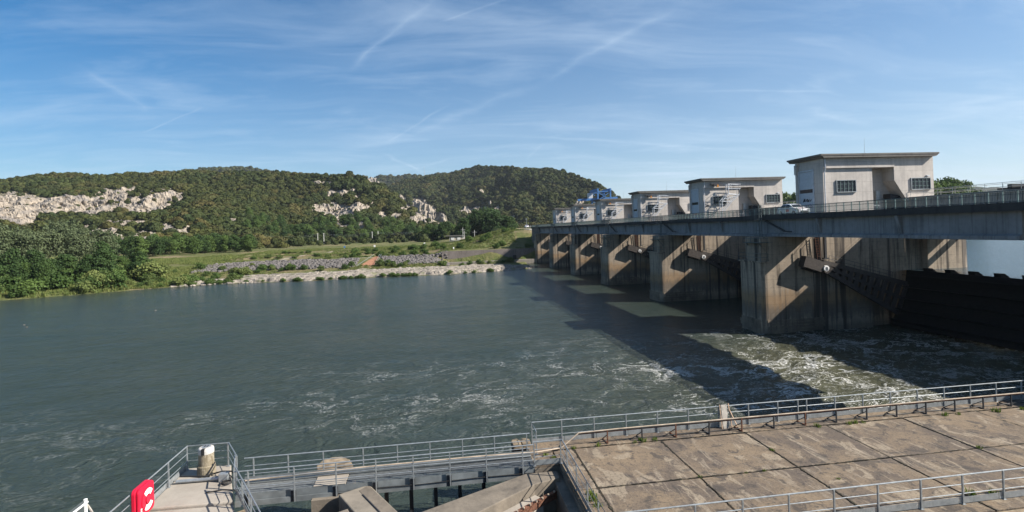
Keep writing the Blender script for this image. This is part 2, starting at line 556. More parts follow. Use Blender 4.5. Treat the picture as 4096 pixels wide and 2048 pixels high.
# ------------------------------------------------------------------ water
def water_mat(name, lake=False):
    m, t, b = new_mat(name)
    p = t.pos()
    x, y, z = t.xyz(p)
    if lake:
        col = (0.03, 0.05, 0.062)
        h = t.m('ADD', t.noise(t.vm('MULTIPLY', p, (0.8, 1.6, 1)), 1.0, 4, 0.6), t.m('MULTIPLY', t.noise(p, 3.0, 3), 0.4))
        t.set(b.inputs['Base Color'], col)
        b.inputs['Roughness'].default_value = 0.12
        bump(t, b, h, 0.55, 0.25)
        return m
    turb = t.attr('turb')
    warp = t.vm('SCALE', t.vm('SUBTRACT', t.noise(t.vm('MULTIPLY', p, (0.13, 0.16, 1)), 1.0, 3, 0.6, out=1), (0.5, 0.5, 0.5)))
    warp.node.inputs[3].default_value = 11.0
    q = t.vm('ADD', p, warp)

    def filament(scale, w, off, st):
        nn = t.noise(t.vm('MULTIPLY', t.vm('ADD', q, (off, off, 0.0)), (scale * st, scale, 0.0)), 1.0, 5, 0.62, 0.5)
        return t.ramp(t.m('ABSOLUTE', t.m('SUBTRACT', nn, 0.5)), 0.0, w, 1.0, 0.0)
    fine = t.noise(p, 5.0, 6, 0.75)
    f1 = t.m('MULTIPLY', filament(0.20, 0.022, 4.0, 0.6), t.ramp(fine, 0.40, 0.62))
    f2 = t.m('MULTIPLY', filament(0.62, 0.032, 31.0, 0.6), t.ramp(fine, 0.46, 0.68))
    f3 = t.m('MULTIPLY', t.ramp(t.noise(q, 1.3, 6, 0.72), 0.58, 0.72), t.ramp(fine, 0.42, 0.6))
    big = t.ramp(t.noise(t.vm('MULTIPLY', p, (0.05, 0.085, 1)), 1.0, 4, 0.62), 0.44, 0.62)
    foam = t.m('MULTIPLY', t.m('MULTIPLY', t.m('ADD', f1, t.m('MULTIPLY', f2, 0.8)), t.m('ADD', t.m('MULTIPLY', big, 0.9), t.m('MULTIPLY', turb, 0.55))), t.ramp(turb, 0.02, 0.6, 0.0, 1.4))
    foam = t.m('ADD', foam, t.m('MULTIPLY', f3, t.m('MULTIPLY', t.ramp(turb, 0.55, 1.0), t.m('ADD', 0.15, t.m('MULTIPLY', big, 0.45)))))
    fleck = t.m('MULTIPLY', t.ramp(t.noise(p, 2.1, 3, 0.7), 0.68, 0.74), t.m('MULTIPLY', big, t.ramp(turb, 0.05, 0.3, 0.0, 0.8)))
    foam = t.m('MINIMUM', t.m('ADD', foam, fleck), 1.0)
    cloudy = t.ramp(t.noise(t.vm('MULTIPLY', p, (0.04, 0.09, 1)), 1.0, 3), 0.3, 0.7)
    deep = t.mix(cloudy, (0.025, 0.036, 0.031), (0.034, 0.043, 0.034))
    col = t.mix(t.ramp(turb, 0.25, 1.0), deep, (0.065, 0.066, 0.042))
    col = t.mix(foam, col, (0.52, 0.52, 0.50))
    t.set(b.inputs['Base Color'], col)
    t.set(b.inputs['Roughness'], t.mix(foam, (0.15, 0.15, 0.15), (0.8, 0.8, 0.8)))
    b.inputs['Specular IOR Level'].default_value = 0.17
    w1 = t.noise(t.vm('MULTIPLY', q, (0.55, 1.0, 1)), 0.9, 5, 0.6)
    w2 = t.noise(t.vm('MULTIPLY', p, (1.8, 4.2, 1)), 1.0, 4, 0.65)
    w3 = t.noise(t.vm('MULTIPLY', q, (0.10, 0.30, 1)), 1.0, 3, 0.6)
    w1 = t.m('ADD', w1, t.m('MULTIPLY', w3, 1.5))
    h = t.m('ADD', t.m('ADD', w1, t.m('MULTIPLY', w2, 0.42)), t.m('MULTIPLY', foam, 0.15))
    bump(t, b, h, 0.8, 0.30)
    return m


def turbulence(X, Y):
    a = 1.15 * np.exp(-(((X - 45) / 22) ** 2 + ((Y - 44) / 18) ** 2))
    b_ = 0.27 * np.exp(-(((X - 12) / 24) ** 2 + ((Y - 47) / 13) ** 2))
    c = 0.12 * np.exp(-(((X + 16) / 20) ** 2 + ((Y - 44) / 16) ** 2))
    d = 0.05 * np.exp(-(((X - 10) / 50) ** 2 + ((Y - 55) / 18) ** 2))
    return np.clip(a + b_ + c + d, 0, 1) * (0.75 + 0.5 * fbm(X / 18, Y / 12, 5, 3))


def build_water():
    xs = np.concatenate([np.linspace(-900, -110, 60), np.arange(-108, -40, 2.0), np.arange(-40, 62.1, 0.33)])
    ys = np.concatenate([np.linspace(-80, 16, 20), np.arange(16.5, 72, 0.33), np.arange(72.5, 130, 1.0), np.arange(131, 232, 3.0)])
    X, Y = np.meshgrid(xs, ys, indexing='ij')
    T = turbulence(X, Y)
    amp = 0.04 + 0.26 * T
    wx = X + 3 * fbm(X / 6, Y / 6, 3, 2)
    wy = Y + 3 * fbm(X / 6, Y / 6, 9, 2)
    Z = amp * ((fbm(wx / 3.2, wy / 1.9, 1, 4) - 0.5) * 2.6 + T * (1 - np.abs(fbm(wx / 2.2, wy / 1.6, 21, 3) - 0.5) * 6) * 0.25)
    Z = Z * (Y < 130)
    o = bpy.data.objects.new('river_water', grid_mesh('river_water', np.stack([X, Y, Z], -1), water_mat('river_water'), {'turb': T}))
    link(o)
    tag(o, 'grey green river water streaked with white foam below the dam', kind='structure')
    mb = MB().add([(60.5, -400, 7.1), (3200, -400, 7.1), (3200, 2600, 7.1), (60.5, 2600, 7.1)], [(0, 1, 2, 3)])
    tag(ob('lake_water', mb, water_mat('lake_water', True)), 'calm blue water held back above the dam', kind='structure')


build_water()

# ------------------------------------------------------------------ left bank terrain and hills
SH = np.array([(-900, 20), (-400, 110), (-160, 148), (-115.3, 158.7), (-101.2, 165), (-86.6, 174.9), (-67.7, 181.2), (-43.7, 177), (-20.7, 179), (3.6, 177.6), (20.8, 181.8), (28, 185), (33, 188), (34.5, 205), (36, 217), (70, 218), (400, 330)])


def shore(X):
    return np.interp(X, SH[:, 0], SH[:, 1])


def zbank(X, Y):
    d = Y - shore(X)
    left = np.interp(d, [-30, -4, 0, 4, 25, 60, 150, 300], [-4, -0.6, 0, 0.9, 2.3, 4.2, 6.5, 7.2])
    mid = np.interp(d, [-30, -4, 0, 4, 20, 27, 31, 34, 43, 48, 58, 61, 74, 78, 110, 300], [-4, -0.6, 0, 0.2, 0.3, 1.3, 2.0, 2.6, 4.6, 4.7, 4.9, 5.9, 6.1, 7.0, 7.1, 7.3])
    right = np.interp(Y - 219, [-60, -40, -30, -5, -0.6, 0.6, 20, 70, 200], [-4, 0.1, 0.3, 1.0, 1.0, 5.9, 7.2, 8.5, 8.6])
    right = np.where(Y < 218.4, np.minimum(right, np.interp(d, [-6, -1, 1, 6], [-3, -1, 0.2, 0.7])), right)
    wl = 1 - sstep(-100, -80, X)
    wr = sstep(-3, 5, X)
    z = left * wl + (mid * (1 - wr) + right * wr) * (1 - wl)
    # approach embankment that carries the road up to the bridge end
    ex = np.clip((X - 4) / 36, 0, 1)
    rise = sstep(232, 244, Y) * sstep(0, 1, ex) * (14.6 - 8.3)
    near = 1 - sstep(40, 85, Y - 240)
    z = z + rise * np.maximum(near, sstep(34, 40, X)) * (z > 2)
    z = np.where(X > 78, np.minimum(z, 4 + 0 * z), z) if False else z
    return z + (fbm(X / 9, Y / 9, 4, 3) - 0.5) * 0.7 * sstep(2, 20, d)


AT = np.array([(-48, .070), (-42, .080), (-36.641, 0.09009), (-35.81, 0.09238), (-33.625, 0.09846), (-31.282, 0.10446), (-27.904, 0.10672), (-25.351, 0.11015), (-22.239, 0.11293), (-18.056, 0.1154), (-13.558, 0.11387), (-10.473, 0.11236), (-8.762, 0.11236), (-7.783, 0.10553), (-6.793, 0.09859), (-5.795, 0.09157), (-4.801, 0.07758), (-3.803, 0.06116), (-2.534, 0.04679), (-0.73, 0.03202), (1.095, 0.0194), (2.65, -0.00252), (6, -.02)])
BT = np.array([(-12, .06), (-7.807, 0.08595), (-5.292, 0.08825), (-3.737, 0.09704), (-1.121, 0.10417), (1.533, 0.11024), (2.878, 0.11673), (4.226, 0.12224), (5.838, 0.1224), (8.256, 0.11963), (9.056, 0.11585), (10.668, 0.11478), (12.274, 0.11269), (13.604, 0.10887), (14.92, 0.10127), (16.481, 0.08787), (18.025, 0.07266), (19.543, 0.05204), (21.047, 0.03252), (23.035, 0.01287), (24.999, 0.00031), (28, -.02)])
CT = np.array([(-48, .06), (-30, .09), (-26.098, 0.10778), (-24.206, 0.11275), (-23.426, 0.11517), (-21.215, 0.11913), (-18.906, 0.12266), (-17.172, 0.12078), (-16.292, 0.11591), (-11.204, 0.10789), (-6.274, 0.10671), (-4.746, 0.10738), (-3.199, 0.10844), (-1.113, 0.10834), (0.473, 0.11063), (2.335, 0.11227), (4.201, 0.10911), (12, .06), (20, .0), (27, -.01)])
TREE_A, TREE_B, TREE_C = 5.0, 6.0, 9.0

ROCKS = [  # azimuth, elevation slope, half width deg, half height (pale limestone faces and scree)
    (-35.859, 0.04995, 3.77, 0.0237, 1.0), (-33.979, 0.05344, 4.3, 0.0158, 1.0), (-31.981, 0.05709, 3.77, 0.0158, .95), (-30.536, 0.05164, 2.42, 0.0158, .9), (-28.305, 0.07046, 1.61, 0.0138, .8), (-26.906, 0.05332, 2.96, 0.0177, .7), (-25.033, 0.06892, 1.61, 0.0118, .6), (-27.608, 0.06483, 1.61, 0.0118, .6), (-25.43, 0.05515, 1.61, 0.0118, .6),
    (-29.076, 0.01219, 2.69, 0.0141, .55), (-26.422, 0.00869, 1.88, 0.0117, .55), (-24.351, 0.01337, 1.61, 0.0141, .5), (-27.298, 0.03033, 1.88, 0.006, .45), (-30.432, 0.00562, 1.61, 0.0117, .5), (-25.28, 0.02881, 1.08, 0.0056, .45), (-19.054, 0.02921, 1.61, 0.0046, .5), (-17.754, 0.03163, 1.08, 0.0047, .5), (-20.4, .025, .9, .003, .5),
    (-10.355, 0.04096, 1.61, 0.0188, 0.72), (-9.404, 0.02713, 1.61, 0.0188, 0.77), (-8.439, 0.0154, 1.61, 0.0117, 0.77), (-11.311, 0.04576, 1.61, 0.0117, 0.67), (-10.05, 0.0766, 1.35, 0.0056, 0.67), (-11.229, 0.09368, 1.08, 0.0038, 0.77), (-10.297, 0.07441, 1.35, 0.007, 0.67), (-7.851, 0.06708, 0.81, 0.0056, 0.67), (-8.38, 0.04919, 1.08, 0.0117, 0.77), (-7.13, 0.05099, 1.08, 0.0085, 0.77), (-9.179, 0.0158, 1.48, 0.0141, 0.82), (-11.121, 0.01683, 1.08, 0.0094, 0.67), (-7.694, 0.015, 0.54, 0.0056, 0.77), (-8.023, 0.10807, 0.81, 0.0038, 0.87), (-6.548, 0.09291, 0.67, 0.0103, 0.92), (-8.328, 0.0785, 0.81, 0.0047, 0.67), (-6.338, 0.07118, 0.4, 0.007, 0.67), (-5.065, 0.07308, 0.4, 0.007, 0.67),
    (-5.649, 0.03215, 0.52, 0.0113, .95), (-4.248, 0.02917, 0.71, 0.0090, .95), (-3.545, 0.06106, 0.48, 0.0084, .95), (-3.057, 0.04472, 0.97, 0.0090, .95), (-1.926, 0.05332, 0.97, 0.0140, .95), (-1.167, 0.04207, 1.13, 0.0173, .95), (-0.3, 0.02828, 1.33, 0.0140, .95), (0.37, 0.02002, 0.97, 0.0067, .95), (-2.317, 0.02358, 0.65, 0.0084, .95), (-1.521, 0.0301, 1.30, 0.0113, .95),
    (3.126, 0.03698, 0.94, 0.0075, 0.82), (4.604, 0.03946, 0.94, 0.0056, 0.77), (5.693, 0.0473, 0.81, 0.0038, 0.77), (6.482, 0.03839, 0.48, 0.0075, 0.87), (8.335, 0.02227, 0.67, 0.0047, 0.77), (4.805, 0.07454, 0.43, 0.0042, 0.82), (15.603, 0.04478, 1.08, 0.0066, 0.95), (15.062, 0.0391, 0.54, 0.0047, 0.95), (10.006, 0.05132, 0.16, 0.0028, 0.87)]


def hill_height(az, r):
    x = r * np.sin(np.radians(az))
    y = r * np.cos(np.radians(az))
    z = zbank(x, y)
    crest = np.zeros_like(z)

    def hill(T, rf, rr, tree, seed, amp, pw, gate):
        er = np.interp(az, T[:, 0], T[:, 1])
        zr = CH + er * rr - tree
        zf = 8.0
        s = np.clip((r - rf) / (rr - rf), 0, 1.0)
        ef = (zf - CH) / rf
        e = ef + ((zr - CH) / rr - ef) * s ** pw
        h = CH + e * r + ((fbm(x / 95, y / 95, seed, 5, 0.55) - 0.5) * 2 * amp * 0.6 - np.abs(fbm(x / 60, y / 90, seed + 5, 3) - 0.5) * amp * 1.4) * np.sin(np.pi * np.clip(s, 0, 1)) ** 0.6
        back = np.clip(r - rr, 0, None)
        h = np.where(r > rr, zr - back * 0.10 - back * back * 0.0004, h)
        ok = (r > rf) & (zr > 9) & gate
        return np.where(ok, np.maximum(h, z), z)
    rfA = np.interp(az, [-45, -30, -15, -5, 3], [380, 390, 470, 520, 560])
    rrA = np.interp(az, [-45, -30, -15, -6, -2, 3], [930, 900, 820, 720, 640, 600])
    z = hill(AT, rfA, rrA, TREE_A, 31, 26, 0.85, az < 5)
    rfB = np.interp(az, [-10, 0, 8, 16, 25], [800, 760, 640, 640, 700])
    rrB = np.interp(az, [-10, 0, 4, 9, 16, 20, 25], [1500, 1500, 1450, 1150, 1000, 900, 820])
    z = hill(BT, rfB, rrB, TREE_B, 57, 55, 0.9, (az > -12) & (az < 27))
    z = hill(CT, np.full_like(az, 1650), np.full_like(az, 2350), TREE_C, 77, 60, 1.0, az < 22)
    return x, y, z


def rock_mask(az, r, z, x, y):
    e = (z - CH) / r
    nz = fbm(az * 3.2, e * 230, 91, 4, 0.62)
    k = np.zeros_like(az)
    for a0, e0, wa, we, st in ROCKS:
        q = 1.25 - np.sqrt(((az - a0) / wa) ** 2 + ((e - e0) / we) ** 2)
        kk = np.clip(q * (0.5 + 0.9 * st) + (nz - 0.5) * 4.2 * (1.2 - 0.85 * st), 0, 1) * (q > 0)
        k = np.maximum(k, kk)
    return k * (r > 330)


def hill_mat():
    m, t, b = new_mat('hillside_ground')
    p = t.pos()
    rock = t.attr('rock')
    gr = t.attr('bank')
    pt = t.attr('path')
    n1 = t.noise(p, 0.05, 5, 0.6)
    n2 = t.noise(p, 0.35, 6, 0.7)
    n3 = t.noise(t.vm('MULTIPLY', p, (0.9, 0.9, 0.42)), 0.42, 7, 0.74)
    soil = t.mix(t.ramp(n2, 0.35, 0.65), (0.018, 0.024, 0.009), (0.05, 0.052, 0.022))
    grass = t.mix(t.ramp(n2, 0.3, 0.7), (0.065, 0.095, 0.026), (0.15, 0.14, 0.062))
    grass = t.mix(t.m('MULTIPLY', t.ramp(n1, 0.5, 0.65), 0.75), grass, (0.24, 0.18, 0.115))
    stone = t.mix(t.ramp(n3, 0.3, 0.62), (0.12, 0.105, 0.09), (0.37, 0.315, 0.25))
    stone = t.mix(t.ramp(t.noise(p, 0.09, 4), 0.48, 0.66), stone, (0.17, 0.155, 0.145))
    grass = t.mix(t.m('MULTIPLY', t.attr('dry'), t.ramp(n2, 0.3, 0.5, 0.5, 1.0)), grass, (0.19, 0.135, 0.085))
    c = t.mix(gr, soil, grass)
    c = t.mix(t.ramp(t.m('ADD', rock, t.m('MULTIPLY', t.m('SUBTRACT', n3, 0.5), 0.7)), 0.35, 0.6), c, stone)
    c = t.mix(pt, c, (0.33, 0.28, 0.22))
    t.set(b.inputs['Base Color'], c)
    b.inputs['Roughness'].default_value = 0.95
    b.inputs['Specular IOR Level'].default_value = 0.1
    bump(t, b, t.m('ADD', n3, n2), 0.9, 1.2)
    return m


def build_hills():
    az = np.arange(-47, 27.01, 0.095)
    rs = np.concatenate([np.arange(140, 330, 2.6), np.geomspace(331, 1000, 210), np.geomspace(1006, 2700, 110)])
    A, Rr = np.meshgrid(az, rs, indexing='ij')
    x, y, z = hill_height(A, Rr)
    k = rock_mask(A, Rr, z, x, y)
    # broken rock faces: ledges pushed out and up
    led = fbm(x / 12, y / 12, 61, 6, 0.6)
    rid = 1 - np.abs(fbm(x / 9, z / 7, 66, 5, 0.6) - 0.5) * 2
    push = k * ((rid - 0.75) * 15 + (led - 0.5) * 14)
    ux, uy = np.sin(np.radians(A)), np.cos(np.radians(A))
    sc = Rr / 700
    x2 = x - ux * push * sc
    y2 = y - uy * push * sc
    z2 = z + k * (led - 0.45) * 9 * sc
    bank = 1 - sstep(420, 500, Rr)
    d = y - shore(x)
    # pale tracks: riverside track and the road up the embankment
    pth = np.exp(-((d - 45.2) / 1.5) ** 4) * (x < -4) * (x > -86)
    pth = np.maximum(pth, np.exp(-(((d - 47) - (x + 72) * 1.25) / 2.2) ** 4) * (x > -72) * (x < -48))
    dry = (np.exp(-((d - 66) / 6.0) ** 4) * 0.9 + np.exp(-((d - 97) / 9.0) ** 4) * 0.8 + np.exp(-((d - 29.5) / 2.0) ** 4) * 0.5) * (fbm(x / 22, y / 9, 15, 3) > 0.42) * (x > -95)
    P = np.stack([x2, y2, z2], -1)
    o = bpy.data.objects.new('hills', grid_mesh('hills', P, hill_mat(), {'rock': k, 'bank': bank, 'path': pth, 'dry': dry}, smooth=False, flip=True))
    link(o)
    tag(o, 'grassy river bank rising to wooded limestone hills', kind='structure')
    # far wooded strip and blue ridge beyond the lake
    az = np.arange(27, 75, 0.25)
    rs = np.array([300, 305, 320, 500, 900, 1150, 1300, 1450, 1600, 1900])
    A, Rr = np.meshgrid(az, rs, indexing='ij')
    er = np.interp(A, [27, 34, 40, 46.6, 47.5, 48, 49.5, 52, 58, 66, 75], [.016, .022, .024, .027, .033, .036, .0365, .036, .038, .032, .026])
    er = er + (fbm(A * 1.3, A * 0, 3, 4) - 0.5) * 0.006
    prof = np.interp(Rr, [300, 305, 320, 1150, 1300, 1450, 1600, 1900], [0, .05, .05, .08, .35, .75, 1, .7])
    zz = np.where(Rr < 1200, np.interp(Rr, [300, 305, 320, 1200], [6.5, 9, 9.5, 12]), CH + er * Rr * prof)
    x = Rr * np.sin(np.radians(A))
    y = Rr * np.cos(np.radians(A))
    o = bpy.data.objects.new('far_shore', grid_mesh('far_shore', np.stack([x, y, zz], -1), M['farwood'], flip=True))
    link(o)
    tag(o, 'low wooded shore and distant ridge beyond the lake', kind='structure')


def far_mat():
    m, t, b = new_mat('far_woodland')
    p = t.pos()
    n = t.noise(p, 0.02, 8, 0.7)
    t.set(b.inputs['Base Color'], t.mix(t.ramp(n, 0.35, 0.65), (0.012, 0.018, 0.012), (0.035, 0.04, 0.025)))
    b.inputs['Roughness'].default_value = 1.0
    return m


M['farwood'] = far_mat()
build_hills()


# ------------------------------------------------------------------ foliage meshes
def quads_mesh(name, C, N, sz, tone, mat, aspect=1.0):
    """C centres (n,3), N normals (n,3), sz (n), tone (n): one leaf-clump quad each"""
    n = len(C)
    up = nr.normal(size=(n, 3))
    a = np.cross(N, up)
    a /= np.linalg.norm(a, axis=1, keepdims=True) + 1e-9
    b = np.cross(N, a)
    a = a * sz[:, None] * 0.5
    b = b * sz[:, None] * 0.5 * aspect
    V = np.stack([C - a - b, C + a - b * 0.6, C + a * 0.8 + b, C - a * 0.7 + b * 0.9], 1).reshape(-1, 3)
    me = bpy.data.meshes.new(name)
    me.vertices.add(4 * n)
    me.vertices.foreach_set('co', V.reshape(-1).astype(np.float32))
    me.loops.add(4 * n)
    me.loops.foreach_set('vertex_index', np.arange(4 * n, dtype=np.int32))
    me.polygons.add(n)
    me.polygons.foreach_set('loop_start', np.arange(0, 4 * n, 4, dtype=np.int32))
    me.polygons.foreach_set('loop_total', np.full(n, 4, dtype=np.int32))
    me.materials.append(mat)
    at = me.attributes.new('tone', 'FLOAT', 'FACE')
    at.data.foreach_set('value', tone.astype(np.float32))
    me.update(calc_edges=True)
    return me


def crown_mesh(name, w, h, z0, nblob, nleaf, leaf, mat, seed, top=1.0):
    r = np.random.RandomState(seed)
    cs = []
    while len(cs) < nblob:
        p = r.uniform(-1, 1, 3)
        if np.dot(p, p) < 1:
            cs.append(p)
    cs = np.array(cs)
    zc = (cs[:, 2] + 1) / 2
    taper = 1 - 0.45 * np.clip(zc - 0.45, 0, 1) * 2 * top
    bx = np.stack([cs[:, 0] * w / 2 * taper * 0.82, cs[:, 1] * w / 2 * taper * 0.82, z0 + zc * (h - z0) * 0.9], 1)
    br = r.uniform(0.16, 0.30, nblob) * w
    k = r.randint(0, nblob, nleaf)
    d = r.normal(size=(nleaf, 3))
    d /= np.linalg.norm(d, axis=1, keepdims=True)
    d[:, 2] = np.where(r.rand(nleaf) < 0.6, np.abs(d[:, 2]), d[:, 2])
    rad = br[k] * (0.55 + 0.5 * r.rand(nleaf) ** 0.6)
    C = bx[k] + d * rad[:, None] * np.array([1, 1, 0.8])
    N = d + r.normal(size=(nleaf, 3)) * 0.55
    N /= np.linalg.norm(N, axis=1, keepdims=True)
    tb = r.rand(nblob)
    tone = np.clip(tb[k] * 0.6 + r.rand(nleaf) * 0.5 - 0.05, 0, 1)
    return quads_mesh(name, C, N, leaf * r.uniform(0.6, 1.3, nleaf), tone, mat), bx


def trunk_mesh(name, h, r0, bx, seed):
    r = random.Random(seed)
    mb = MB()
    pts = [(0, 0, -0.6)]
    x = y = 0
    for i in range(1, 6):
        x += r.uniform(-.2, .2)
        y += r.uniform(-.2, .2)
        pts.append((x, y, h * i / 6))
    mb.tube(pts, [r0 * (1 - 0.14 * i) for i in range(6)], 7)
    for b_ in bx[:7]:
        st = pts[r.randint(1, 4)]
        e = Vector(b_)
        mid = (Vector(st) + e) / 2 + Vector((0, 0, 0.4))
        mb.tube([st, mid, e], [r0 * 0.4, r0 * 0.25, r0 * 0.1], 5)
    return mb.mesh(name, M['bark'], True)


def tree_proto(kind, w, h, z0, nblob, nleaf, leaf, mat, seed, r0):
    cm, bx = crown_mesh('crown', w, h, z0, nblob, nleaf, leaf, mat, seed)
    return kind, cm, trunk_mesh('trunk', h * 0.8, r0, bx, seed)


def place_tree(proto, loc, s, label, cat, group, rz=None, sz=None):
    kind, cm, tm = proto
    o = emp(kind, loc, label, cat, group)
    o.rotation_euler = (0, 0, rnd.uniform(0, 6.28) if rz is None else rz)
    o.scale = (s, s, s * (sz or rnd.uniform(0.9, 1.1)))
    for nme, me in (('trunk', tm), ('crown', cm)):
        if me:
            link(bpy.data.objects.new(nme, me), o)
    return o


def ground_z(x, y):
    r = math.hypot(x, y)
    a = math.degrees(math.atan2(x, y))
    return float(hill_height(np.array([a]), np.array([r]))[2][0])


BROAD = [tree_proto('broadleaf_tree', 10, 14, 1.0, 40, 4200, 0.52, M['leaf'], 100 + i, 0.28) for i in range(4)]
DARK = [tree_proto('dark_leaved_tree', 9.5, 14, 0.5, 40, 4200, 0.52, M['leafdark'], 140 + i, 0.28) for i in range(4)]
GREY = [tree_proto('silver_leaved_tree', 10, 15, 1.5, 40, 3400, 0.40, M['leafgrey'], 180 + i, 0.22) for i in range(3)]
BUSH = [('riverside_bush', crown_mesh('crown', 4.2, 2.6, 0.0, 18, 1300, 0.27, M['bushleaf'], 220 + i)[0], None) for i in range(4)]
DBUSH = [('riverside_bush', crown_mesh('crown', 4.2, 2.6, 0.0, 18, 1300, 0.27, M['leaf'], 240 + i)[0], None) for i in range(3)]


def scatter_trees():
    n = 0
    # left clump at the water's edge (dense, dark, some silver crowns behind)
    for i in range(66):
        a = rnd.uniform(-47, -26.5)
        r = rnd.uniform(206, 262) + (a + 47) * 0.2
        x, y = r * math.sin(R(a)), r * math.cos(R(a))
        frac = (a + 36) / 10
        s = rnd.uniform(0.45, 0.95) * (0.88 if a < -29 else 0.72)
        place_tree(rnd.choice(DARK + DARK + BROAD[:1]), (x, y, ground_z(x, y) - 0.4), s * 0.95, 'dense green tree in the clump at the left water edge', 'tree', 'trees in the clump at the left water edge')
    for i in range(13):
        a = rnd.uniform(-36.5, -27.4) if i < 22 else rnd.uniform(-46, -37)
        r = rnd.uniform(262, 300)
        x, y = r * math.sin(R(a)), r * math.cos(R(a))
        place_tree(rnd.choice(GREY), (x, y, ground_z(x, y) - 0.2), rnd.uniform(1.05, 1.4) * (1.0 if a < -29 else 0.85), 'pale silver-leaved tree rising behind the left clump', 'tree', 'silver-leaved trees behind the left clump')
    # hedge row in front of the hill foot
    for i in range(48):
        a = -28.5 + 10.5 * i / 47 + rnd.uniform(-.25, .25)
        r = rnd.uniform(330, 400)
        x, y = r * math.sin(R(a)), r * math.cos(R(a))
        place_tree(rnd.choice(DARK + BROAD), (x, y, ground_z(x, y) - 0.2), rnd.uniform(0.62, 0.9), 'green tree in the row along the hill foot', 'tree', 'trees in the row along the hill foot')
    # taller trees behind the pole line
    for i in range(76):
        a = -18.6 + 20.4 * i / 75 + rnd.uniform(-.25, .25)
        r = rnd.uniform(512, 570) if a < -2 else rnd.uniform(400, 500)
        x, y = r * math.sin(R(a)), r * math.cos(R(a))
        s = np.interp(a, [-16, -10, -6, -3, 0, 3], [0.85, 0.95, 0.85, 0.85, 0.95, 1.05]) * rnd.uniform(0.85, 1.12)
        place_tree(rnd.choice(BROAD + DARK[:2]), (x, y, ground_z(x, y) - 0.2), s, 'tall leafy tree standing behind the pole line', 'tree', 'trees behind the pole line')
    # dark group left of the bridge end
    for i in range(24):
        a = rnd.uniform(2.7, 8.4)
        r = rnd.uniform(385, 440)
        x, y = r * math.sin(R(a)), r * math.cos(R(a))
        s = np.interp(a, [2.5, 4.2, 5.6, 7.2, 8.4], [1.1, 1.5, 1.5, 1.25, 0.95]) * rnd.uniform(0.9, 1.1)
        place_tree(rnd.choice(DARK), (x, y, 8.2), s, 'large dark tree in the group left of the bridge end', 'tree', 'dark trees left of the bridge end')
    # trees across the lake
    for i in range(34):
        a = rnd.uniform(33.2, 38.5) if i < 10 else rnd.uniform(43.5, 48.8)
        r = rnd.uniform(325, 420)
        x, y = r * math.sin(R(a)), r * math.cos(R(a))
        place_tree(rnd.choice(BROAD), (x, y, 9.0), rnd.uniform(1.45, 1.9) * (1.0 if a < 47.6 else 0.92), 'green tree on the shore beyond the lake', 'tree', 'trees on the shore beyond the lake')
    # bushes along the left shore
    for i in range(135):
        x = rnd.uniform(-190, -66)
        d = rnd.uniform(2, 40) if i % 3 else rnd.uniform(1.5, 6)
        y = float(shore(x)) + d
        place_tree(rnd.choice(BUSH + DBUSH), (x, y, ground_z(x, y) - 0.1), (rnd.uniform(0.5, 1.5) * (1.15 if x < -95 else .8) if i % 3 != 1 or x > -92 else rnd.uniform(1.5, 2.4)), 'rounded green bush on the grassy left river bank', 'bush', 'bushes on the left river bank')
    # low willow scrub at the foot of the white rock
    for i in range(44):
        x = rnd.uniform(-80, 18)
        y = float(shore(x)) + rnd.uniform(0.2, 1.6)
        place_tree(rnd.choice(DBUSH), (x, y, 0.0), rnd.uniform(0.32, 0.62), 'low dark shrub between the white rock and the river', 'bush', 'shrubs at the foot of the white rock', sz=0.8)
    # bushes behind the rock and along the bank wall
    for i in range(36):
        x = rnd.uniform(-82, 30)
        d = rnd.uniform(27, 33)
        y = float(shore(x)) + d
        place_tree(rnd.choice(BUSH + DBUSH), (x, y, ground_z(x, y)), rnd.uniform(0.4, 0.95), 'green bush between the white rock and the stone bank', 'bush', 'bushes behind the white rock')
    for i in range(44):
        x = rnd.uniform(-80, 2)
        d = rnd.choice((51, 59.5, 60, 76, 77)) + rnd.uniform(-1.2, 1.2)
        y = float(shore(x)) + d
        place_tree(rnd.choice(BUSH + DBUSH), (x, y, ground_z(x, y) - 0.1), rnd.uniform(0.3, 0.8), 'low green bush along the grassy terrace step above the riprap', 'bush', 'bushes along the terrace steps', sz=0.7)
    for i in range(36):
        x = rnd.uniform(-40, 38)
        y = rnd.uniform(223, 262)
        place_tree(rnd.choice(DBUSH), (x, y, ground_z(x, y)), rnd.uniform(0.5, 1.0), 'dense green bush on the terrace above the bank wall', 'bush', 'bushes on the terrace above the bank wall')


scatter_trees()


# ------------------------------------------------------------------ scattered stuff (geometry nodes)
def scrub_mesh(seed):
    bm_v, bm_f = [], []
    r = np.random.RandomState(seed)
    C, N, S_, T = [], [], [], []
    n = 240
    d = r.normal(size=(n, 3))
    d /= np.linalg.norm(d, axis=1, keepdims=True)
    d[:, 2] = np.abs(d[:, 2]) * 1.1 - 0.25
    lump = 0.75 + 0.35 * r.rand(7)
    key = r.normal(size=(7, 3))
    w = lump[np.argmax(d @ key.T, 1)]
    C = d * w[:, None] * np.array([1, 1, 0.85]) * (0.8 + 0.25 * r.rand(n, 1)) + np.array([0, 0, 0.45])
    Nn = d + r.normal(size=(n, 3)) * 0.35
    Nn /= np.linalg.norm(Nn, axis=1, keepdims=True)
    return quads_mesh('scrub', C, Nn, r.uniform(0.22, 0.48, n), np.clip(r.rand(n) * 0.7 + (C[:, 2] - 0.3) * 0.25, 0, 1), M['scrub'])


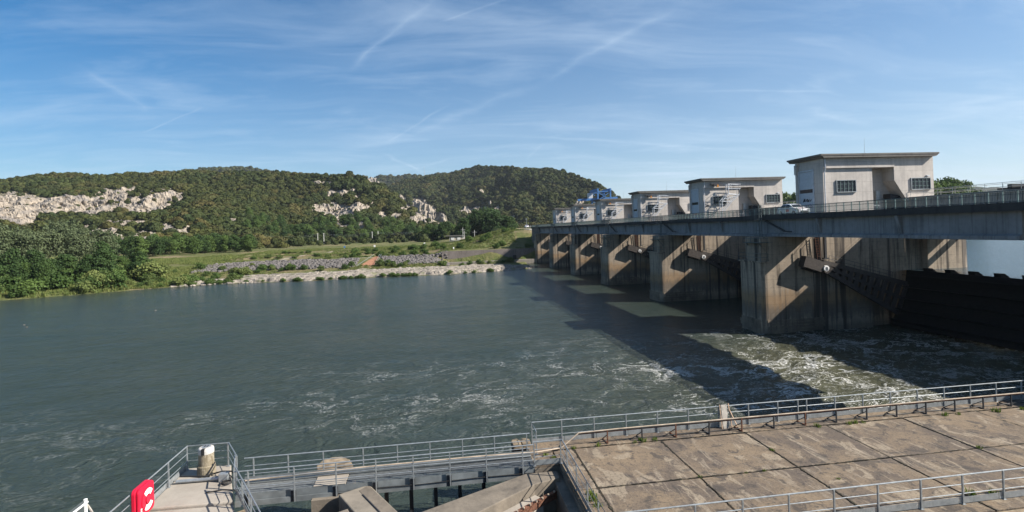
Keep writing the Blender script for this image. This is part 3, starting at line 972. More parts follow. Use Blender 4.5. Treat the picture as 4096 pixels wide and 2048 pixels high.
def tuft_mesh(seed, mat, n=14, hgt=0.9, spread=0.5, width=0.12):
    r = random.Random(seed)
    mb = MB()
    for i in range(n):
        a = r.uniform(0, 6.28)
        q = r.uniform(0, spread)
        x, y = q * math.cos(a), q * math.sin(a)
        h = hgt * r.uniform(0.5, 1.1)
        lx, ly = r.uniform(-.3, .3) * h, r.uniform(-.3, .3) * h
        b_ = r.uniform(0, 3.14)
        dx, dy = width * math.cos(b_), width * math.sin(b_)
        mb.add([(x - dx, y - dy, 0), (x + dx, y + dy, 0), (x + lx * .5 + dx * .8, y + ly * .5 + dy * .8, h * .6), (x + lx, y + ly, h), (x + lx * .5 - dx * .8, y + ly * .5 - dy * .8, h * .6)], [(0, 1, 2, 3, 4)])
    me = mb.mesh('tuft', mat)
    at = me.attributes.new('tone', 'FLOAT', 'FACE')
    at.data.foreach_set('value', [r.random() for _ in range(n)])
    return me


def gn_scatter(name, pts, scl, protos, label, kind='stuff'):
    """one object: point cloud mesh + instances of the prototype meshes (natural ground cover)"""
    pc = bpy.data.collections.new(name + '_kinds')
    for i, me in enumerate(protos):
        pc.objects.link(bpy.data.objects.new(name + '_kind', me))
    me = bpy.data.meshes.new(name)
    me.vertices.add(len(pts))
    me.vertices.foreach_set('co', np.asarray(pts, dtype=np.float32).reshape(-1))
    a = me.attributes.new('scl', 'FLOAT_VECTOR', 'POINT')
    a.data.foreach_set('vector', np.asarray(scl, dtype=np.float32).reshape(-1))
    a = me.attributes.new('rot', 'FLOAT_VECTOR', 'POINT')
    rot = np.zeros((len(pts), 3), dtype=np.float32)
    rot[:, 2] = nr.rand(len(pts)) * 6.28
    a.data.foreach_set('vector', rot.reshape(-1))
    a = me.attributes.new('idx', 'INT', 'POINT')
    a.data.foreach_set('value', nr.randint(0, len(protos), len(pts)).astype(np.int32))
    me.update()
    o = bpy.data.objects.new(name, me)
    link(o)
    tag(o, label, kind=kind)
    g = bpy.data.node_groups.new(name, 'GeometryNodeTree')
    g.interface.new_socket('Geometry', in_out='INPUT', socket_type='NodeSocketGeometry')
    g.interface.new_socket('Geometry', in_out='OUTPUT', socket_type='NodeSocketGeometry')
    gi = g.nodes.new('NodeGroupInput')
    go = g.nodes.new('NodeGroupOutput')
    ci = g.nodes.new('GeometryNodeCollectionInfo')
    ci.inputs['Collection'].default_value = pc
    ci.inputs['Separate Children'].default_value = True
    ci.inputs['Reset Children'].default_value = True
    ip = g.nodes.new('GeometryNodeInstanceOnPoints')
    ip.inputs['Pick Instance'].default_value = True

    def na(nm, dt):
        nd = g.nodes.new('GeometryNodeInputNamedAttribute')
        nd.data_type = dt
        nd.inputs[0].default_value = nm
        return nd.outputs[0]
    L = g.links.new
    L(gi.outputs[0], ip.inputs['Points'])
    L(ci.outputs[0], ip.inputs['Instance'])
    L(na('idx', 'INT'), ip.inputs['Instance Index'])
    er = g.nodes.new('FunctionNodeEulerToRotation')
    L(na('rot', 'FLOAT_VECTOR'), er.inputs[0])
    L(er.outputs[0], ip.inputs['Rotation'])
    L(na('scl', 'FLOAT_VECTOR'), ip.inputs['Scale'])
    L(ip.outputs[0], go.inputs[0])
    o.modifiers.new('scatter', 'NODES').node_group = g
    return o


def forest():
    P, Sc = [], []

    def zone(a0, a1, r0, r1, n, s0, s1):
        a = nr.uniform(a0, a1, n)
        r = np.sqrt(nr.uniform(r0 * r0, r1 * r1, n))
        x, y, z = hill_height(a, r)
        k = rock_mask(a, r, z, x, y)
        dens = fbm(x / 35, y / 35, 44, 3)
        e = (z - CH) / r
        thin = np.where((a < -23) & (e < 0.05) & (e > -0.005), 0.55, 1.0)     # sparse scrub below the quarry face
        keep = (k < 0.30 + 0.1 * nr.rand(n)) & (nr.rand(n) < (0.55 + dens) * thin) & (z > 7.9)
        keep |= (nr.rand(n) < 0.035)
        s = (s0 + (s1 - s0) * nr.rand(n) ** 2.2 * 1.35) * (0.55 + 0.9 * fbm(x / 55, y / 55, 71, 3))
        s = np.where(k > 0.35, s * 0.5, s)
        P.append(np.stack([x, y, z - 0.2], 1)[keep])
        Sc.append(np.stack([s, s, s * nr.uniform(0.8, 1.25, n)], 1)[keep])
    zone(-46, 4, 400, 960, 56000, 1.5, 4.0)
    zone(-9, 25, 640, 1550, 50000, 2.1, 4.9)
    zone(-46, 20, 1700, 2400, 14000, 5.5, 9)
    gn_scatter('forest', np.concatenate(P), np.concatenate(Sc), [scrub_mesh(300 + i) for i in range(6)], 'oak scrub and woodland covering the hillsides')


forest()


def grasses():
    n = 30000
    x = nr.uniform(-190, 40, n)
    d = nr.uniform(0.5, 120, n) ** 1.0
    y = shore(x) + d
    a = np.degrees(np.arctan2(x, y))
    r = np.hypot(x, y)
    _, _, z = hill_height(a, r)
    mid = (x > -82) & (x < 33)
    ok = ~(mid & (d < 25)) & ~(mid & (d > 33.5) & (d < 48)) & ~((x > 1) & (np.abs(y - 219) < 3)) & ~((x > 2) & (y < 219))
    ok &= (fbm(x / 14, y / 14, 8, 3) > 0.36)
    ok &= ~((np.abs((d - 47) - (x + 72) * 1.25) < 3) & (x > -72) & (x < -48))
    s = nr.uniform(0.5, 1.25, n) * np.where(x < -85, 1.25, 0.85)
    P = np.stack([x, y, z - 0.05], 1)[ok]
    gn_scatter('grass', P, np.stack([s, s, s], 1)[ok], [tuft_mesh(400 + i, M['grassleaf'], 26, 0.62, 0.7, 0.06) for i in range(4)], 'tall grass and weeds on the far bank')


grasses()


# ------------------------------------------------------------------ dam: piers, gate houses, road bridge, sluice gates
PY, DY = 61.8, 31.0
NP = 6
ORD = ['nearest', 'second from the near end', 'third from the near end', 'third from the far end', 'second from the far end', 'farthest']


def pier_parts(i):
    y0 = PY + DY * i
    y1 = y0 + 5.1
    p = emp('dam_pier', (40, y0, 0), 'stained concrete dam pier under the road bridge, %s of six' % ORD[i], 'dam pier', 'piers of the dam')
    if i == 0:
        mb = MB()
        mid = [(55.3, y0), (55.3, y0 + .9), (63.7, y0 + .9), (63.7, y0), (69, y0), (70.1, y0 + .45), (70.6, y0 + 1.3), (70.6, y1 - 1.3), (70.1, y1 - .45), (69, y1), (63.7, y1), (63.7, y1 - .9), (55.3, y1 - .9), (55.3, y1)]
        mb.prism([(40, y0 + .75), (40.06, y0 + .42), (40.22, y0 + .2), (40.5, y0 + .05), (40.8, y0)] + mid + [(40.8, y1), (40.5, y1 - .05), (40.22, y1 - .2), (40.06, y1 - .42), (40, y1 - .75)], -3, 9.05)
        mb.prism([(41.1, y0), (47.2, y0), (47.2, y1), (41.1, y1)], 9.05, 12.15)
        mb.prism([(47.2, y0)] + mid + [(47.2, y1)], 9.05, 14.62)
        ob('body', mb, M['pier'], p)
        ob('pedestal', MB().box(40.25, 41.1, y0 + .35, y0 + 3.3, 9.05, 12.1), M['pier'], p, bevel=.05)
        ob('ledge', MB().box(39.9, 41.3, y0 - .08, y1 + .08, 8.95, 9.12), M['pier'], p)
        rl = MB()
        for q in ((40.0, y0 + .1), (40.0, y0 + 1.3), (40.0, y0 + 2.6), (40.0, y0 + 3.9), (40.0, y1 - .1), (41.0, y0 + .1)):
            rl.tube([(q[0], q[1], 9.1), (q[0], q[1], 10.1)], .025, 5)
        for h in (9.6, 10.1):
            rl.tube([(41.0, y0 + .1, h), (40.0, y0 + .1, h), (40.0, y1 - .1, h), (41, y1 - .1, h)], .022, 5)
        ob('ledge_railing', rl, M['railpaint'], p)
        return p
    return p


def masonry(p, i):
    """rough facing stones round the foot of the pier"""
    y0 = PY + DY * i
    base = MB().box(-.5, .5, -.5, .5, -.5, .5)
    stones = [base.mesh('stone_block', M['footstone']) for _ in range(1)]
    rr = random.Random(50 + i)
    k = 0
    for c in range(5):
        z = -0.25 + c * 0.40
        x = 40.55 + (0.35 if c % 2 else 0)
        while x < 48:
            w = rr.uniform(.55, .95)
            inst('stone_block', stones[0], (x + w / 2, y0 - .01, z + .2 + rr.uniform(-.02, .02)), p, (rr.uniform(-.05, .05), rr.uniform(-.03, .03), rr.uniform(-.05, .05)), (w - rr.uniform(.04, .12), .08 + rr.uniform(0, .12), rr.uniform(.31, .37)))
            x += w
            k += 1
        y = y0 + .55
        while y < y0 + 4.4:
            w = rr.uniform(.55, .9)
            inst('stone_block', stones[0], (39.99, y + w / 2, z + .2), p, (0, 0, 0), (.10 + rr.uniform(0, .07), w - .05, .36))
            y += w


M['footstone'] = concrete('foot_stone', (0.24, 0.19, 0.14), (0.07, 0.058, 0.046), 0, 0.3, blot=0.8)
PIERS = []
for i in range(NP):
    if i == 0:
        p = pier_parts(0)
    else:
        p = copy_tree(PIERS[0])
        p.location.y += DY * i
        WLOC[p.name] = Vector(p.location)
        p['label'] = 'stained concrete dam pier under the road bridge, %s of six' % ORD[i]
    PIERS.append(p)
for i in (0, 1, 2):
    masonry(PIERS[i], i)


def add_window(h, x0, x1, z0, z1, y):
    fr = MB()
    d = .14
    fr.box(x0, x1, y - d, y, z1 - .08, z1).box(x0, x1, y - d - .05, y, z0, z0 + .09).box(x0, x0 + .08, y - d, y, z0 + .09, z1 - .08).box(x1 - .08, x1, y - d, y, z0 + .09, z1 - .08)
    f = ob('window', fr, M['galv'], h)
    ob('pane', MB().box(x0 + .09, x1 - .09, y - .03, y - .005, z0 + .1, z1 - .09), M['glassdark'], f)
    g = MB()
    n = 5
    for k in range(1, n):
        x = x0 + (x1 - x0) * k / n
        g.box(x - .02, x + .02, y - .10, y - .06, z0 + .1, z1 - .09)
    for k in (1, 2):
        z = z0 + (z1 - z0) * k / 3
        g.box(x0 + .09, x1 - .09, y - .055, y - .035, z - .018, z + .018)
    ob('grille', g, M['galvdark'], f)


def scribble(seed, y0, y1, z0, z1, x, n, r):
    rr = random.Random(seed)
    mb = MB()
    for k in range(n):
        y = y0 + (y1 - y0) * (k + .5) / n
        pts = []
        for j in range(5):
            pts.append((x, y + rr.uniform(-.5, .5) * (y1 - y0) / n * 1.8, rr.uniform(z0, z1)))
        for a, b in zip(pts, pts[1:]):
            d = Vector(b) - Vector(a)
            nn = Vector((0, -d.z, d.y)).normalized() * r
            a, b = Vector(a), Vector(b)
            mb.add([a - nn, a + nn, b + nn, b - nn], [(0, 1, 2, 3)])
    return mb


def house(i):
    y0 = PY
    y1 = y0 + 5.1
    h = emp('gate_house', (49, y0, 14.9), 'x', 'gate house', 'gate houses along the dam')
    yf = y0 - .15
    w = MB()
    w.box(49, 64.85, y0 + 1.7, y1, 14.6, 21.95)
    w.box(49, 56, y0, y0 + 1.7, 14.6, 20.66)
    w.box(49, 64.85, yf, y0 + 1.7, 20.66, 21.95)
    w.prism_y([(61.9, 14.6), (64.85, 14.6), (64.85, 20.66), (59.05, 20.66), (59.05, 18.9)], yf, y0 + 1.7)
    ob('wall', w, M['house'], h)
    ob('ledge', MB().box(49.3, 59.03, yf - .1, yf, 20.64, 20.9), M['house'], h)
    r = MB().prism_y([(48.62, 21.93), (64.8, 21.93), (65.35, 22.34), (48.25, 22.34)], y0 - .72, y1 + .8)
    ob('roof', r, M['roof'], h)
    ob('roof_edge', MB().box(48.3, 65.2, y0 - .76, y0 - .70, 22.2, 22.42).box(48.2, 48.28, y0 - .76, y1 + .8, 22.2, 22.42), M['roof'], h)
    add_window(h, 50.75, 53.55, 17.5, 19.1, y0)
    add_window(h, 61.4, 64.3, 17.6, 19.17, yf)
    x = 49.0
    d = MB().box(x - .14, x, y0 + 1.62, y0 + 1.82, 14.8, 20.72).box(x - .14, x, y0 + 4.4, y0 + 4.6, 14.8, 20.72).box(x - .14, x, y0 + 1.82, y0 + 4.4, 20.52, 20.72)
    dr = ob('door', d, M['frame'], h)
    for k in range(6):
        za = 14.92 + k * .93
        if k == 3:
            ob('door_window', MB().box(x - .035, x - .005, y0 + 1.83, y0 + 4.39, za, za + .46), M['glassdark'], dr)
            ob('door_panel', MB().box(x - .06, x - .005, y0 + 1.83, y0 + 4.39, za + .48, za + .91), M['door'], dr)
        else:
            ob('door_panel', MB().box(x - .06, x - .005, y0 + 1.83, y0 + 4.39, za, za + .91), M['door'], dr)
    ob('drainpipe', MB().tube([(49.12, yf - .12, 21.9), (49.12, yf - .12, 20.6), (49.1, y0 - .12, 20.2), (49.1, y0 - .12, 14.9)], .07, 8), M['frame'], h)
    ob('cable_duct', MB().box(48.75, 49, y1 - .55, y1 - .12, 14.8, 21.9).box(48.6, 48.75, y1 - .5, y1 - .1, 20.3, 21.6), M['house'], h)
    ob('lightning_rod', MB().tube([(56.8, y0 + 2, 22.3), (56.8, y0 + 2, 23.6), (56.82, y0 + 2, 24.9)], [.03, .02, .01], 5), M['galv'], h)
    ob('wall_lamp', MB().box(63.7, 64.1, yf - .22, yf, 19.33, 19.47), M['frame'], h)
    ob('hoist_machine', MB().prism_y([(59.1, 14.7), (61.7, 14.7), (60.4, 16.9), (59.0, 17.2)], y0 + .5, y0 + 1.65), M['dark'], h)
    ob('control_cabinet', MB().box(57.7, 58.25, y0 + 1.35, y0 + 1.69, 16.4, 17.7), M['galv'], h, bevel=.03)
    ob('inner_railing', MB().tube([(56.1, y0 + .1, 14.9), (56.1, y0 + .1, 16.4), (57.0, y0 + .1, 16.4), (57.0, y0 + .1, 14.9)], .03, 5).tube([(56.1, y0 + .1, 15.7), (57, y0 + .1, 15.7)], .025, 5), M['frame'], h)
    ob('steps_rail', MB().tube([(63.2, yf - .6, 14.9), (64.9, yf - .6, 16.5)], .035, 5), M['dark'], h)
    return h


def jib_frame(h, i):
    """grey tubular lifting frame standing off the wall, with its winch"""
    y0 = PY + DY * i
    mb = MB()
    for yy in (y0 - .75, y0 - 1.55):
        mb.tube([(53.1, yy, 21.2), (53.1, yy, 19.45), (51.8, yy, 18.1), (51.75, yy, 14.9)], .075, 7)
        mb.tube([(55.3, yy, 20.3), (55.2, yy, 19.2), (53.7, yy, 17.95), (52.0, yy, 16.1)], .07, 7)
        mb.tube([(53.1, yy, 19.45), (55.2, yy, 19.2)], .05, 6)
        mb.tube([(51.8, yy, 18.1), (53.7, yy, 17.95)], .05, 6)
        mb.tube([(53.0, yy, 19.3), (53.7, yy, 17.95)], .04, 5)
        mb.tube([(52.2, yy, 18.4), (55.0, yy, 19.0)], .04, 5)
        mb.tube([(53.1, yy, 21.2), (55.6, yy, 21.1), (55.6, yy, 20.35), (53.1, yy, 20.35)], .05, 6)
        mb.tube([(53.1, yy, 21.2), (54.0, yy, 20.35), (54.0, yy, 21.2), (53.1, yy, 20.35)], .03, 5)
    for q in ((53.1, 21.2), (54.0, 21.2), (55.6, 21.1), (53.1, 20.35), (55.6, 20.35), (53.1, 19.45), (51.8, 18.1), (53.7, 17.95), (55.2, 19.2)):
        mb.tube([(q[0], y0 - .75, q[1]), (q[0], y0 - 1.55, q[1])], .035, 5)
    mb.tube([(53.1, y0 - .75, 19.45), (53.1, y0, 19.45)], .04, 5).tube([(55.2, y0 - .75, 19.2), (55.2, y0, 19.2)], .04, 5).tube([(51.8, y0 - .75, 18.1), (51.8, y0, 18.1)], .04, 5)
    ob('lifting_frame', mb, M['frame'], h)
    ob('winch_beam', MB().box(50.2, 51.7, y0 - .75, y0 - .45, 21.25, 21.5).box(50.7, 51.4, y0 - .8, y0 - .4, 21.0, 21.25), M['dark'], h)
    ob('winch_hook_block', MB().prism_y([(51.35, 20.75), (51.75, 20.75), (51.65, 21.2), (51.45, 21.2)], y0 - .75, y0 - .5), M['orange'], h)
    ob('floodlight', MB().box(49.35, 49.75, y0 - .75, y0 - .45, 17.2, 17.5).tube([(49.5, y0 - .5, 17.3), (49.2, y0 - .1, 17.0)], .04, 5), M['dark'], h)


HL = ['nearest concrete gate house, largest in view, with graffiti on its roller door', 'second concrete gate house, just beyond the white car, with grey lifting frame', 'third concrete gate house from the near end with grey lifting frame', 'fourth concrete gate house from the near end with grey lifting frame', 'fifth concrete gate house, second from the far end, with grey lifting frame', 'farthest and smallest concrete gate house on the dam']
HOUSES = [house(0)]
ob('graffiti', scribble(3, PY + 2.3, PY + 3.8, 16.5, 16.95, 48.93, 8, .05), M['graf'], HOUSES[0])
ob('graffiti', scribble(4, PY + 2.1, PY + 4.1, 15.6, 16.3, 48.93, 7, .03), M['grafp'], HOUSES[0])
for i in range(1, NP):
    h = emp('gate_house', (49, PY + DY * i, 14.9), 'x', 'gate house', 'gate houses along the dam')
    for ch in KIDS[HOUSES[0].name]:
        if ch.name.startswith('graffiti'):
            continue
        copy_tree(ch, h)
    HOUSES.append(h)
ob('graffiti', scribble(9, PY + DY + 2.0, PY + DY + 4.0, 15.7, 16.2, 48.93, 7, .03), M['redmark'], HOUSES[1])
for i, h in enumerate(HOUSES):
    h['label'] = HL[i]
for i in range(1, NP):
    jib_frame(HOUSES[i], i)


def road_bridge():
    b = emp('road_bridge', (45, 30, 12.2), 'long concrete road bridge running across the dam piers', 'bridge')
    ya, yb = 26.0, PY + DY * 5 + 1
    ob('deck_slab', MB().box(42.1, 49.0, ya, 236, 14.30, 14.72), M['girder'], b)
    ob('road_surface', MB().box(42.9, 48.9, ya, 236, 14.72, 14.75), M['asphalt'], b)
    ob('fascia', MB().box(41.72, 42.1, ya, 236, 14.30, 14.93), M['fascia'], b)
    ob('kerb', MB().box(42.1, 42.85, ya, 236, 14.72, 14.87), M['girder'], b)
    for i in range(-1, NP - 1):
        a = PY + DY * i + 2.55
        c = a + DY
        a = max(a, ya)
        g = MB()
        for x0, x1, f0, f1 in ((42.32, 42.72, 42.05, 43.05), (46.2, 46.55, 45.9, 46.9)):
            g.box(x0, x1, a + .03, c - .03, 12.6, 14.3)
            g.prism_y([(f0, 12.18), (f1, 12.18), (f1, 12.45), (x1, 12.6), (x0, 12.6), (f0, 12.45)], a + .03, c - .03)
        ob('girder', g, M['girder'], b)
    fin = MB().add([(42.32, -.16, 12.62), (42.32, .16, 12.62), (42.32, .16, 14.29), (42.32, -.16, 14.29), (41.78, -.16, 14.29), (41.78, .16, 14.29), (42.25, .16, 12.62), (42.25, -.16, 12.62)],
                   [(0, 1, 2, 3), (4, 5, 6, 7), (3, 2, 5, 4), (1, 0, 7, 6), (0, 3, 4, 7), (2, 1, 6, 5)]).mesh('bracket', M['girder'])
    for i in range(-1, NP):
        c = PY + DY * i + 2.55
        for dy in (-10.3, 10.3):
            y = c + dy
            if 27 < y < 230:
                inst('bracket', fin, (0, y, 0), b)
    for i in range(NP):
        c = PY + DY * i
        ob('drain_chute', MB().beam((41.85, c + 1.6, 14.2), (41.7, c - 2.4, 12.85), .18, .18).beam((41.7, c - 2.2, 12.85), (41.7, c - 3.6, 12.8), .2, .12), M['dark'], b)
    ob('end_wall', MB().box(42.0, 48.9, 217.9, 236, 8, 14.3), M['bankwall'], b)
    return b


road_bridge()


def bridge_railing():
    r = emp('bridge_railing', (42, 30, 14.93), 'dark grey green steel railing along the downstream edge of the bridge', 'railing')
    ya, yb = 27.0, 235.4
    X = 41.95
    ob('top_rail', MB().box(X - .035, X + .035, ya, yb, 15.80, 15.86), M['railpaint'], r)
    ob('mid_rail', MB().box(X - .02, X + .02, ya, yb, 15.52, 15.56), M['railpaint'], r)
    ob('bottom_rail', MB().box(X - .025, X + .025, ya, yb, 15.0, 15.05), M['railpaint'], r)
    post = MB().box(-.035, .035, -.03, .03, 14.93, 15.80).mesh('post', M['galvdark'])
    y = ya
    while y < yb:
        inst('post', post, (X, y, 0), r)
        y += 1.05
    bal = MB().box(-.012, .012, -.012, .012, 15.05, 15.80).mesh('baluster', M['railpaint'])
    n = 0
    rest = MB()
    y = 32.0
    while y < yb:
        k = (y - ya) / 1.05
        if abs(k - round(k)) > .06:
            if n < 295:
                inst('baluster', bal, (X, y, 0), r)
                n += 1
            else:
                rest.box(X - .012, X + .012, y - .012, y + .012, 15.05, 15.80)
        y += .117
    ob('balusters', rest, M['railpaint'], r, kind='stuff')


bridge_railing()


def access_ladder(i):
    y = PY + DY * i + 1.9
    a = emp('access_ladder', (41.2, y, 9.1), 'caged steel ladder on the nose of the pier that is %s' % ORD[i], 'ladder', 'caged ladders on the pier noses')
    x = 41.35
    ob('stile', MB().box(x - .04, x + .04, y - .27, y - .22, 9.1, 16.3), M['railpaint'], a)
    ob('stile', MB().box(x - .04, x + .04, y + .22, y + .27, 9.1, 16.3), M['railpaint'], a)
    rg = MB()
    for k in range(22):
        rg.tube([(x, y - .22, 9.3 + k * .3), (x, y + .22, 9.3 + k * .3)], .015, 4)
    ob('rungs', rg, M['railpaint'], a, kind='stuff')
    cg = MB()
    for k in range(6):
        z = 12.3 + k * .7
        cg.tube([(x, y - .3, z), (x - .35, y - .42, z), (x - .7, y - .2, z), (x - .7, y + .2, z), (x - .35, y + .42, z), (x, y + .3, z)], .02, 4)
    for q in ((-.7, -.2), (-.7, .2), (-.35, -.42), (-.35, .42)):
        cg.tube([(x + q[0], y + q[1], 12.3), (x + q[0], y + q[1], 15.8)], .018, 4)
    ob('cage', cg, M['railpaint'], a)
    ld = ob('landing', MB().box(39.7, 41.7, y - 1.9, y + 1.5, 11.42, 11.5), M['railpaint'], a)
    lr = MB()
    for q in ((39.75, y - 1.85), (39.75, y - .2), (39.75, y + 1.45), (41.6, y - 1.85), (41.6, y + 1.45)):
        lr.tube([(q[0], q[1], 11.5), (q[0], q[1], 12.5)], .022, 4)
    for z in (12.0, 12.5):
        lr.tube([(41.6, y - 1.85, z), (39.75, y - 1.85, z), (39.75, y + 1.45, z), (41.6, y + 1.45, z)], .022, 4)
    ob('landing_rail', lr, M['railpaint'], ld)
    ob('support_strut', MB().beam((40.0, y - 1.5, 11.4), (41.05, y - 1.5, 10.2), .1, .1).beam((40.0, y + 1.2, 11.4), (41.05, y + 1.2, 10.2), .1, .1), M['railpaint'], a)
    return a


for i in range(NP):
    access_ladder(i)


def sluice_gate(i):
    """bay i lies just on the near side of pier i"""
    yb = PY + DY * i
    ya = yb - 25.9
    g = emp('sluice_gate', (47.5, (ya + yb) / 2, 8.3), 'dark steel radial sluice gate in the %s bay of the dam' % ['nearest', 'second', 'third', 'fourth', 'fifth', 'farthest'][i], 'sluice gate', 'radial gates between the piers')
    tx, tz, rad = 47.5, 8.3, 13.05
    sk = MB()
    n = 14
    prof = []
    for k in range(n + 1):
        q = R(-4.8 - 33.5 * k / n)
        prof.append((tx + rad * math.cos(q), tz + rad * math.sin(q)))
    inner = [(tx + (x - tx) * .985, tz + (z - tz) * .985) for x, z in prof]
    sk.prism_y(prof + inner[::-1], ya + .15, yb - .15)
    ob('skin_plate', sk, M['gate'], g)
    rb = MB()
    for q in (-8, -15, -22, -29, -36):
        a = R(q)
        c, s = math.cos(a), math.sin(a)
        p0 = (tx + (rad - .2) * c, tz + (rad - .2) * s)
        p1 = (tx + (rad - .9) * c, tz + (rad - .9) * s)
        rb.beam((p0[0], ya + .3, p0[1]), (p0[0], yb - .3, p0[1]), .12, .12)
        rb.beam(((p0[0] + p1[0]) / 2, ya + .3, (p0[1] + p1[1]) / 2), ((p0[0] + p1[0]) / 2, yb - .3, (p0[1] + p1[1]) / 2), .75, .06, (-s, 0, c))
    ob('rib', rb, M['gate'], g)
    tooth = MB().add([(60.0, -.35, 7.2), (61.5, -.35, 6.9), (61.5, .35, 6.9), (60.0, .35, 7.2), (59.9, -.35, 7.62), (60.5, -.35, 7.6), (60.5, .35, 7.6), (59.9, .35, 7.62)],
                     [(0, 3, 2, 1), (4, 5, 6, 7), (0, 1, 5, 4), (1, 2, 6, 5), (2, 3, 7, 6), (3, 0, 4, 7)]).mesh('crest_tooth', M['gate'])
    k = 0
    y = yb - 3.1
    while y > ya + 1:
        inst('crest_tooth', tooth, (0.2, y, 0), g)
        y -= 2.85
    for yy, sgn in ((yb - .62, 1), (ya + .62, -1)):
        ar = MB()
        A0, B0 = Vector((tx + .5, yy, tz + .45)), Vector((tx + .5, yy, tz - .45))
        A1, B1 = Vector((tx + rad * math.cos(R(-13)) * .97, yy, tz + rad * math.sin(R(-13)) * .97)), Vector((tx + rad * math.cos(R(-31)) * .97, yy, tz + rad * math.sin(R(-31)) * .97))
        m0, m1 = (A0 + B0) / 2, (A1 + B1) / 2
        ar.beam(A0, A1, .35, .55).beam(B0, B1, .35, .55).beam(m0, m1, .3, .4)
        for k in range(13):
            t_ = k / 12
            ar.beam(A0.lerp(A1, t_), B0.lerp(B1, t_), .26, .55 if k < 12 else .5, (1, 0, 0))
        ob('arm', ar, M['arm'], g)
        hr = MB()
        for k in range(6):
            p = A0.lerp(A1, .08 + k * .15) + Vector((0, .1, .1))
            hr.tube([p, p + Vector((.1, 0, .95))], .025, 4)
        for hh in (.5, .95):
            hr.tube([A0.lerp(A1, .08) + Vector((.1, .1, .1 + hh)), A0.lerp(A1, .83) + Vector((.1, .1, .1 + hh))], .022, 4)
        ob('arm_handrail', hr, M['dark'], g)
        hub = MB().beam((45.2, yy, 9.0), (47.75, yy, 8.15), 1.0, 1.35).beam((45.6, yy + sgn * .4, 8.75), (47.6, yy + sgn * .4, 8.1), .4, 1.6)
        ob('trunnion_block', hub, M['arm'], g)
        if sgn > 0:
            dsc = MB().tube([(48.05, yy - .2, 8.0), (48.05, yy - .62, 8.0)], .36, 18)
            ds = ob('hub_cover', dsc, M['white'], g)
            ob('cover_marking', MB().box(47.9, 47.95, yy - .64, yy - .625, 7.8, 8.15).box(48.03, 48.08, yy - .64, yy - .625, 7.8, 8.2).box(48.15, 48.2, yy - .64, yy - .625, 7.8, 8.15).box(47.9, 48.2, yy - .64, yy - .625, 7.74, 7.79), M['dark'], ds)
    return g


GATES = [sluice_gate(0)]
NEAR_ARM = [c for c in KIDS[GATES[0].name] if c.name.split('.')[0] in ('arm', 'arm_handrail', 'trunnion_block')]
NEAR_ARM = NEAR_ARM[len(NEAR_ARM) // 2:]
for i in range(1, NP):
    g = copy_tree(GATES[0])
    g.location.y += DY * i
    g['label'] = 'dark steel radial sluice gate in the %s bay of the dam' % ['nearest', 'second', 'third', 'fourth', 'fifth', 'farthest'][i]


ex = MB()
for k in range(14):
    qa, qb = R(-4.8 - 33.5 * k / 14), R(-4.8 - 33.5 * (k + 1) / 14)
    pa, pb = Vector((47.5 + 12.95 * math.cos(qa), 0, 8.3 + 12.95 * math.sin(qa))), Vector((47.5 + 12.95 * math.cos(qb), 0, 8.3 + 12.95 * math.sin(qb)))
    mid = (pa + pb) / 2
    ex.beam((mid.x, 26.9, mid.z), (mid.x, 36.0, mid.z), .2, (pb - pa).length + .02, (pb - pa))
ob('skin_plate', ex, M['gate'], GATES[0])
for c in NEAR_ARM:      # the nearest bay ends in a plain wall outside the picture
    bpy.data.objects.remove(c)


def pier_ladder(i):
    y = PY + DY * i - .35
    a = emp('service_ladder', (47.4, y, 9.2), 'steel ladder above the gate arm beside the pier that is %s' % ORD[i], 'ladder', 'ladders above the gate arms')
    ob('stile', MB().tube([(47.2, y, 12.3), (47.5, y, 9.2)], .035, 5), M['rust'], a)
    ob('stile', MB().tube([(47.65, y, 12.3), (47.95, y, 9.2)], .035, 5), M['rust'], a)
    rg = MB()
    for k in range(9):
        rg.tube([(47.22 + k * .033, y, 12.1 - k * .33), (47.67 + k * .033, y, 12.1 - k * .33)], .022, 4)
    ob('rungs', rg, M['rust'], a, kind='stuff')
    ob('duct', MB().box(48.5, 48.78, y - .1, y + .15, 9.25, 12.6).box(48.3, 48.95, y - .2, y + .2, 9.1, 9.25), M['dark'], a)
    ob('stay', MB().tube([(45.0, y, 10.1), (46.9, y, 12.1)], .03, 4).tube([(45.2, y, 9.0), (45.2, y, 10.6)], .05, 4).tube([(46.4, y, 9.2), (46.4, y, 11.2)], .05, 4), M['dark'], a)


for i in range(NP):
    pier_ladder(i)


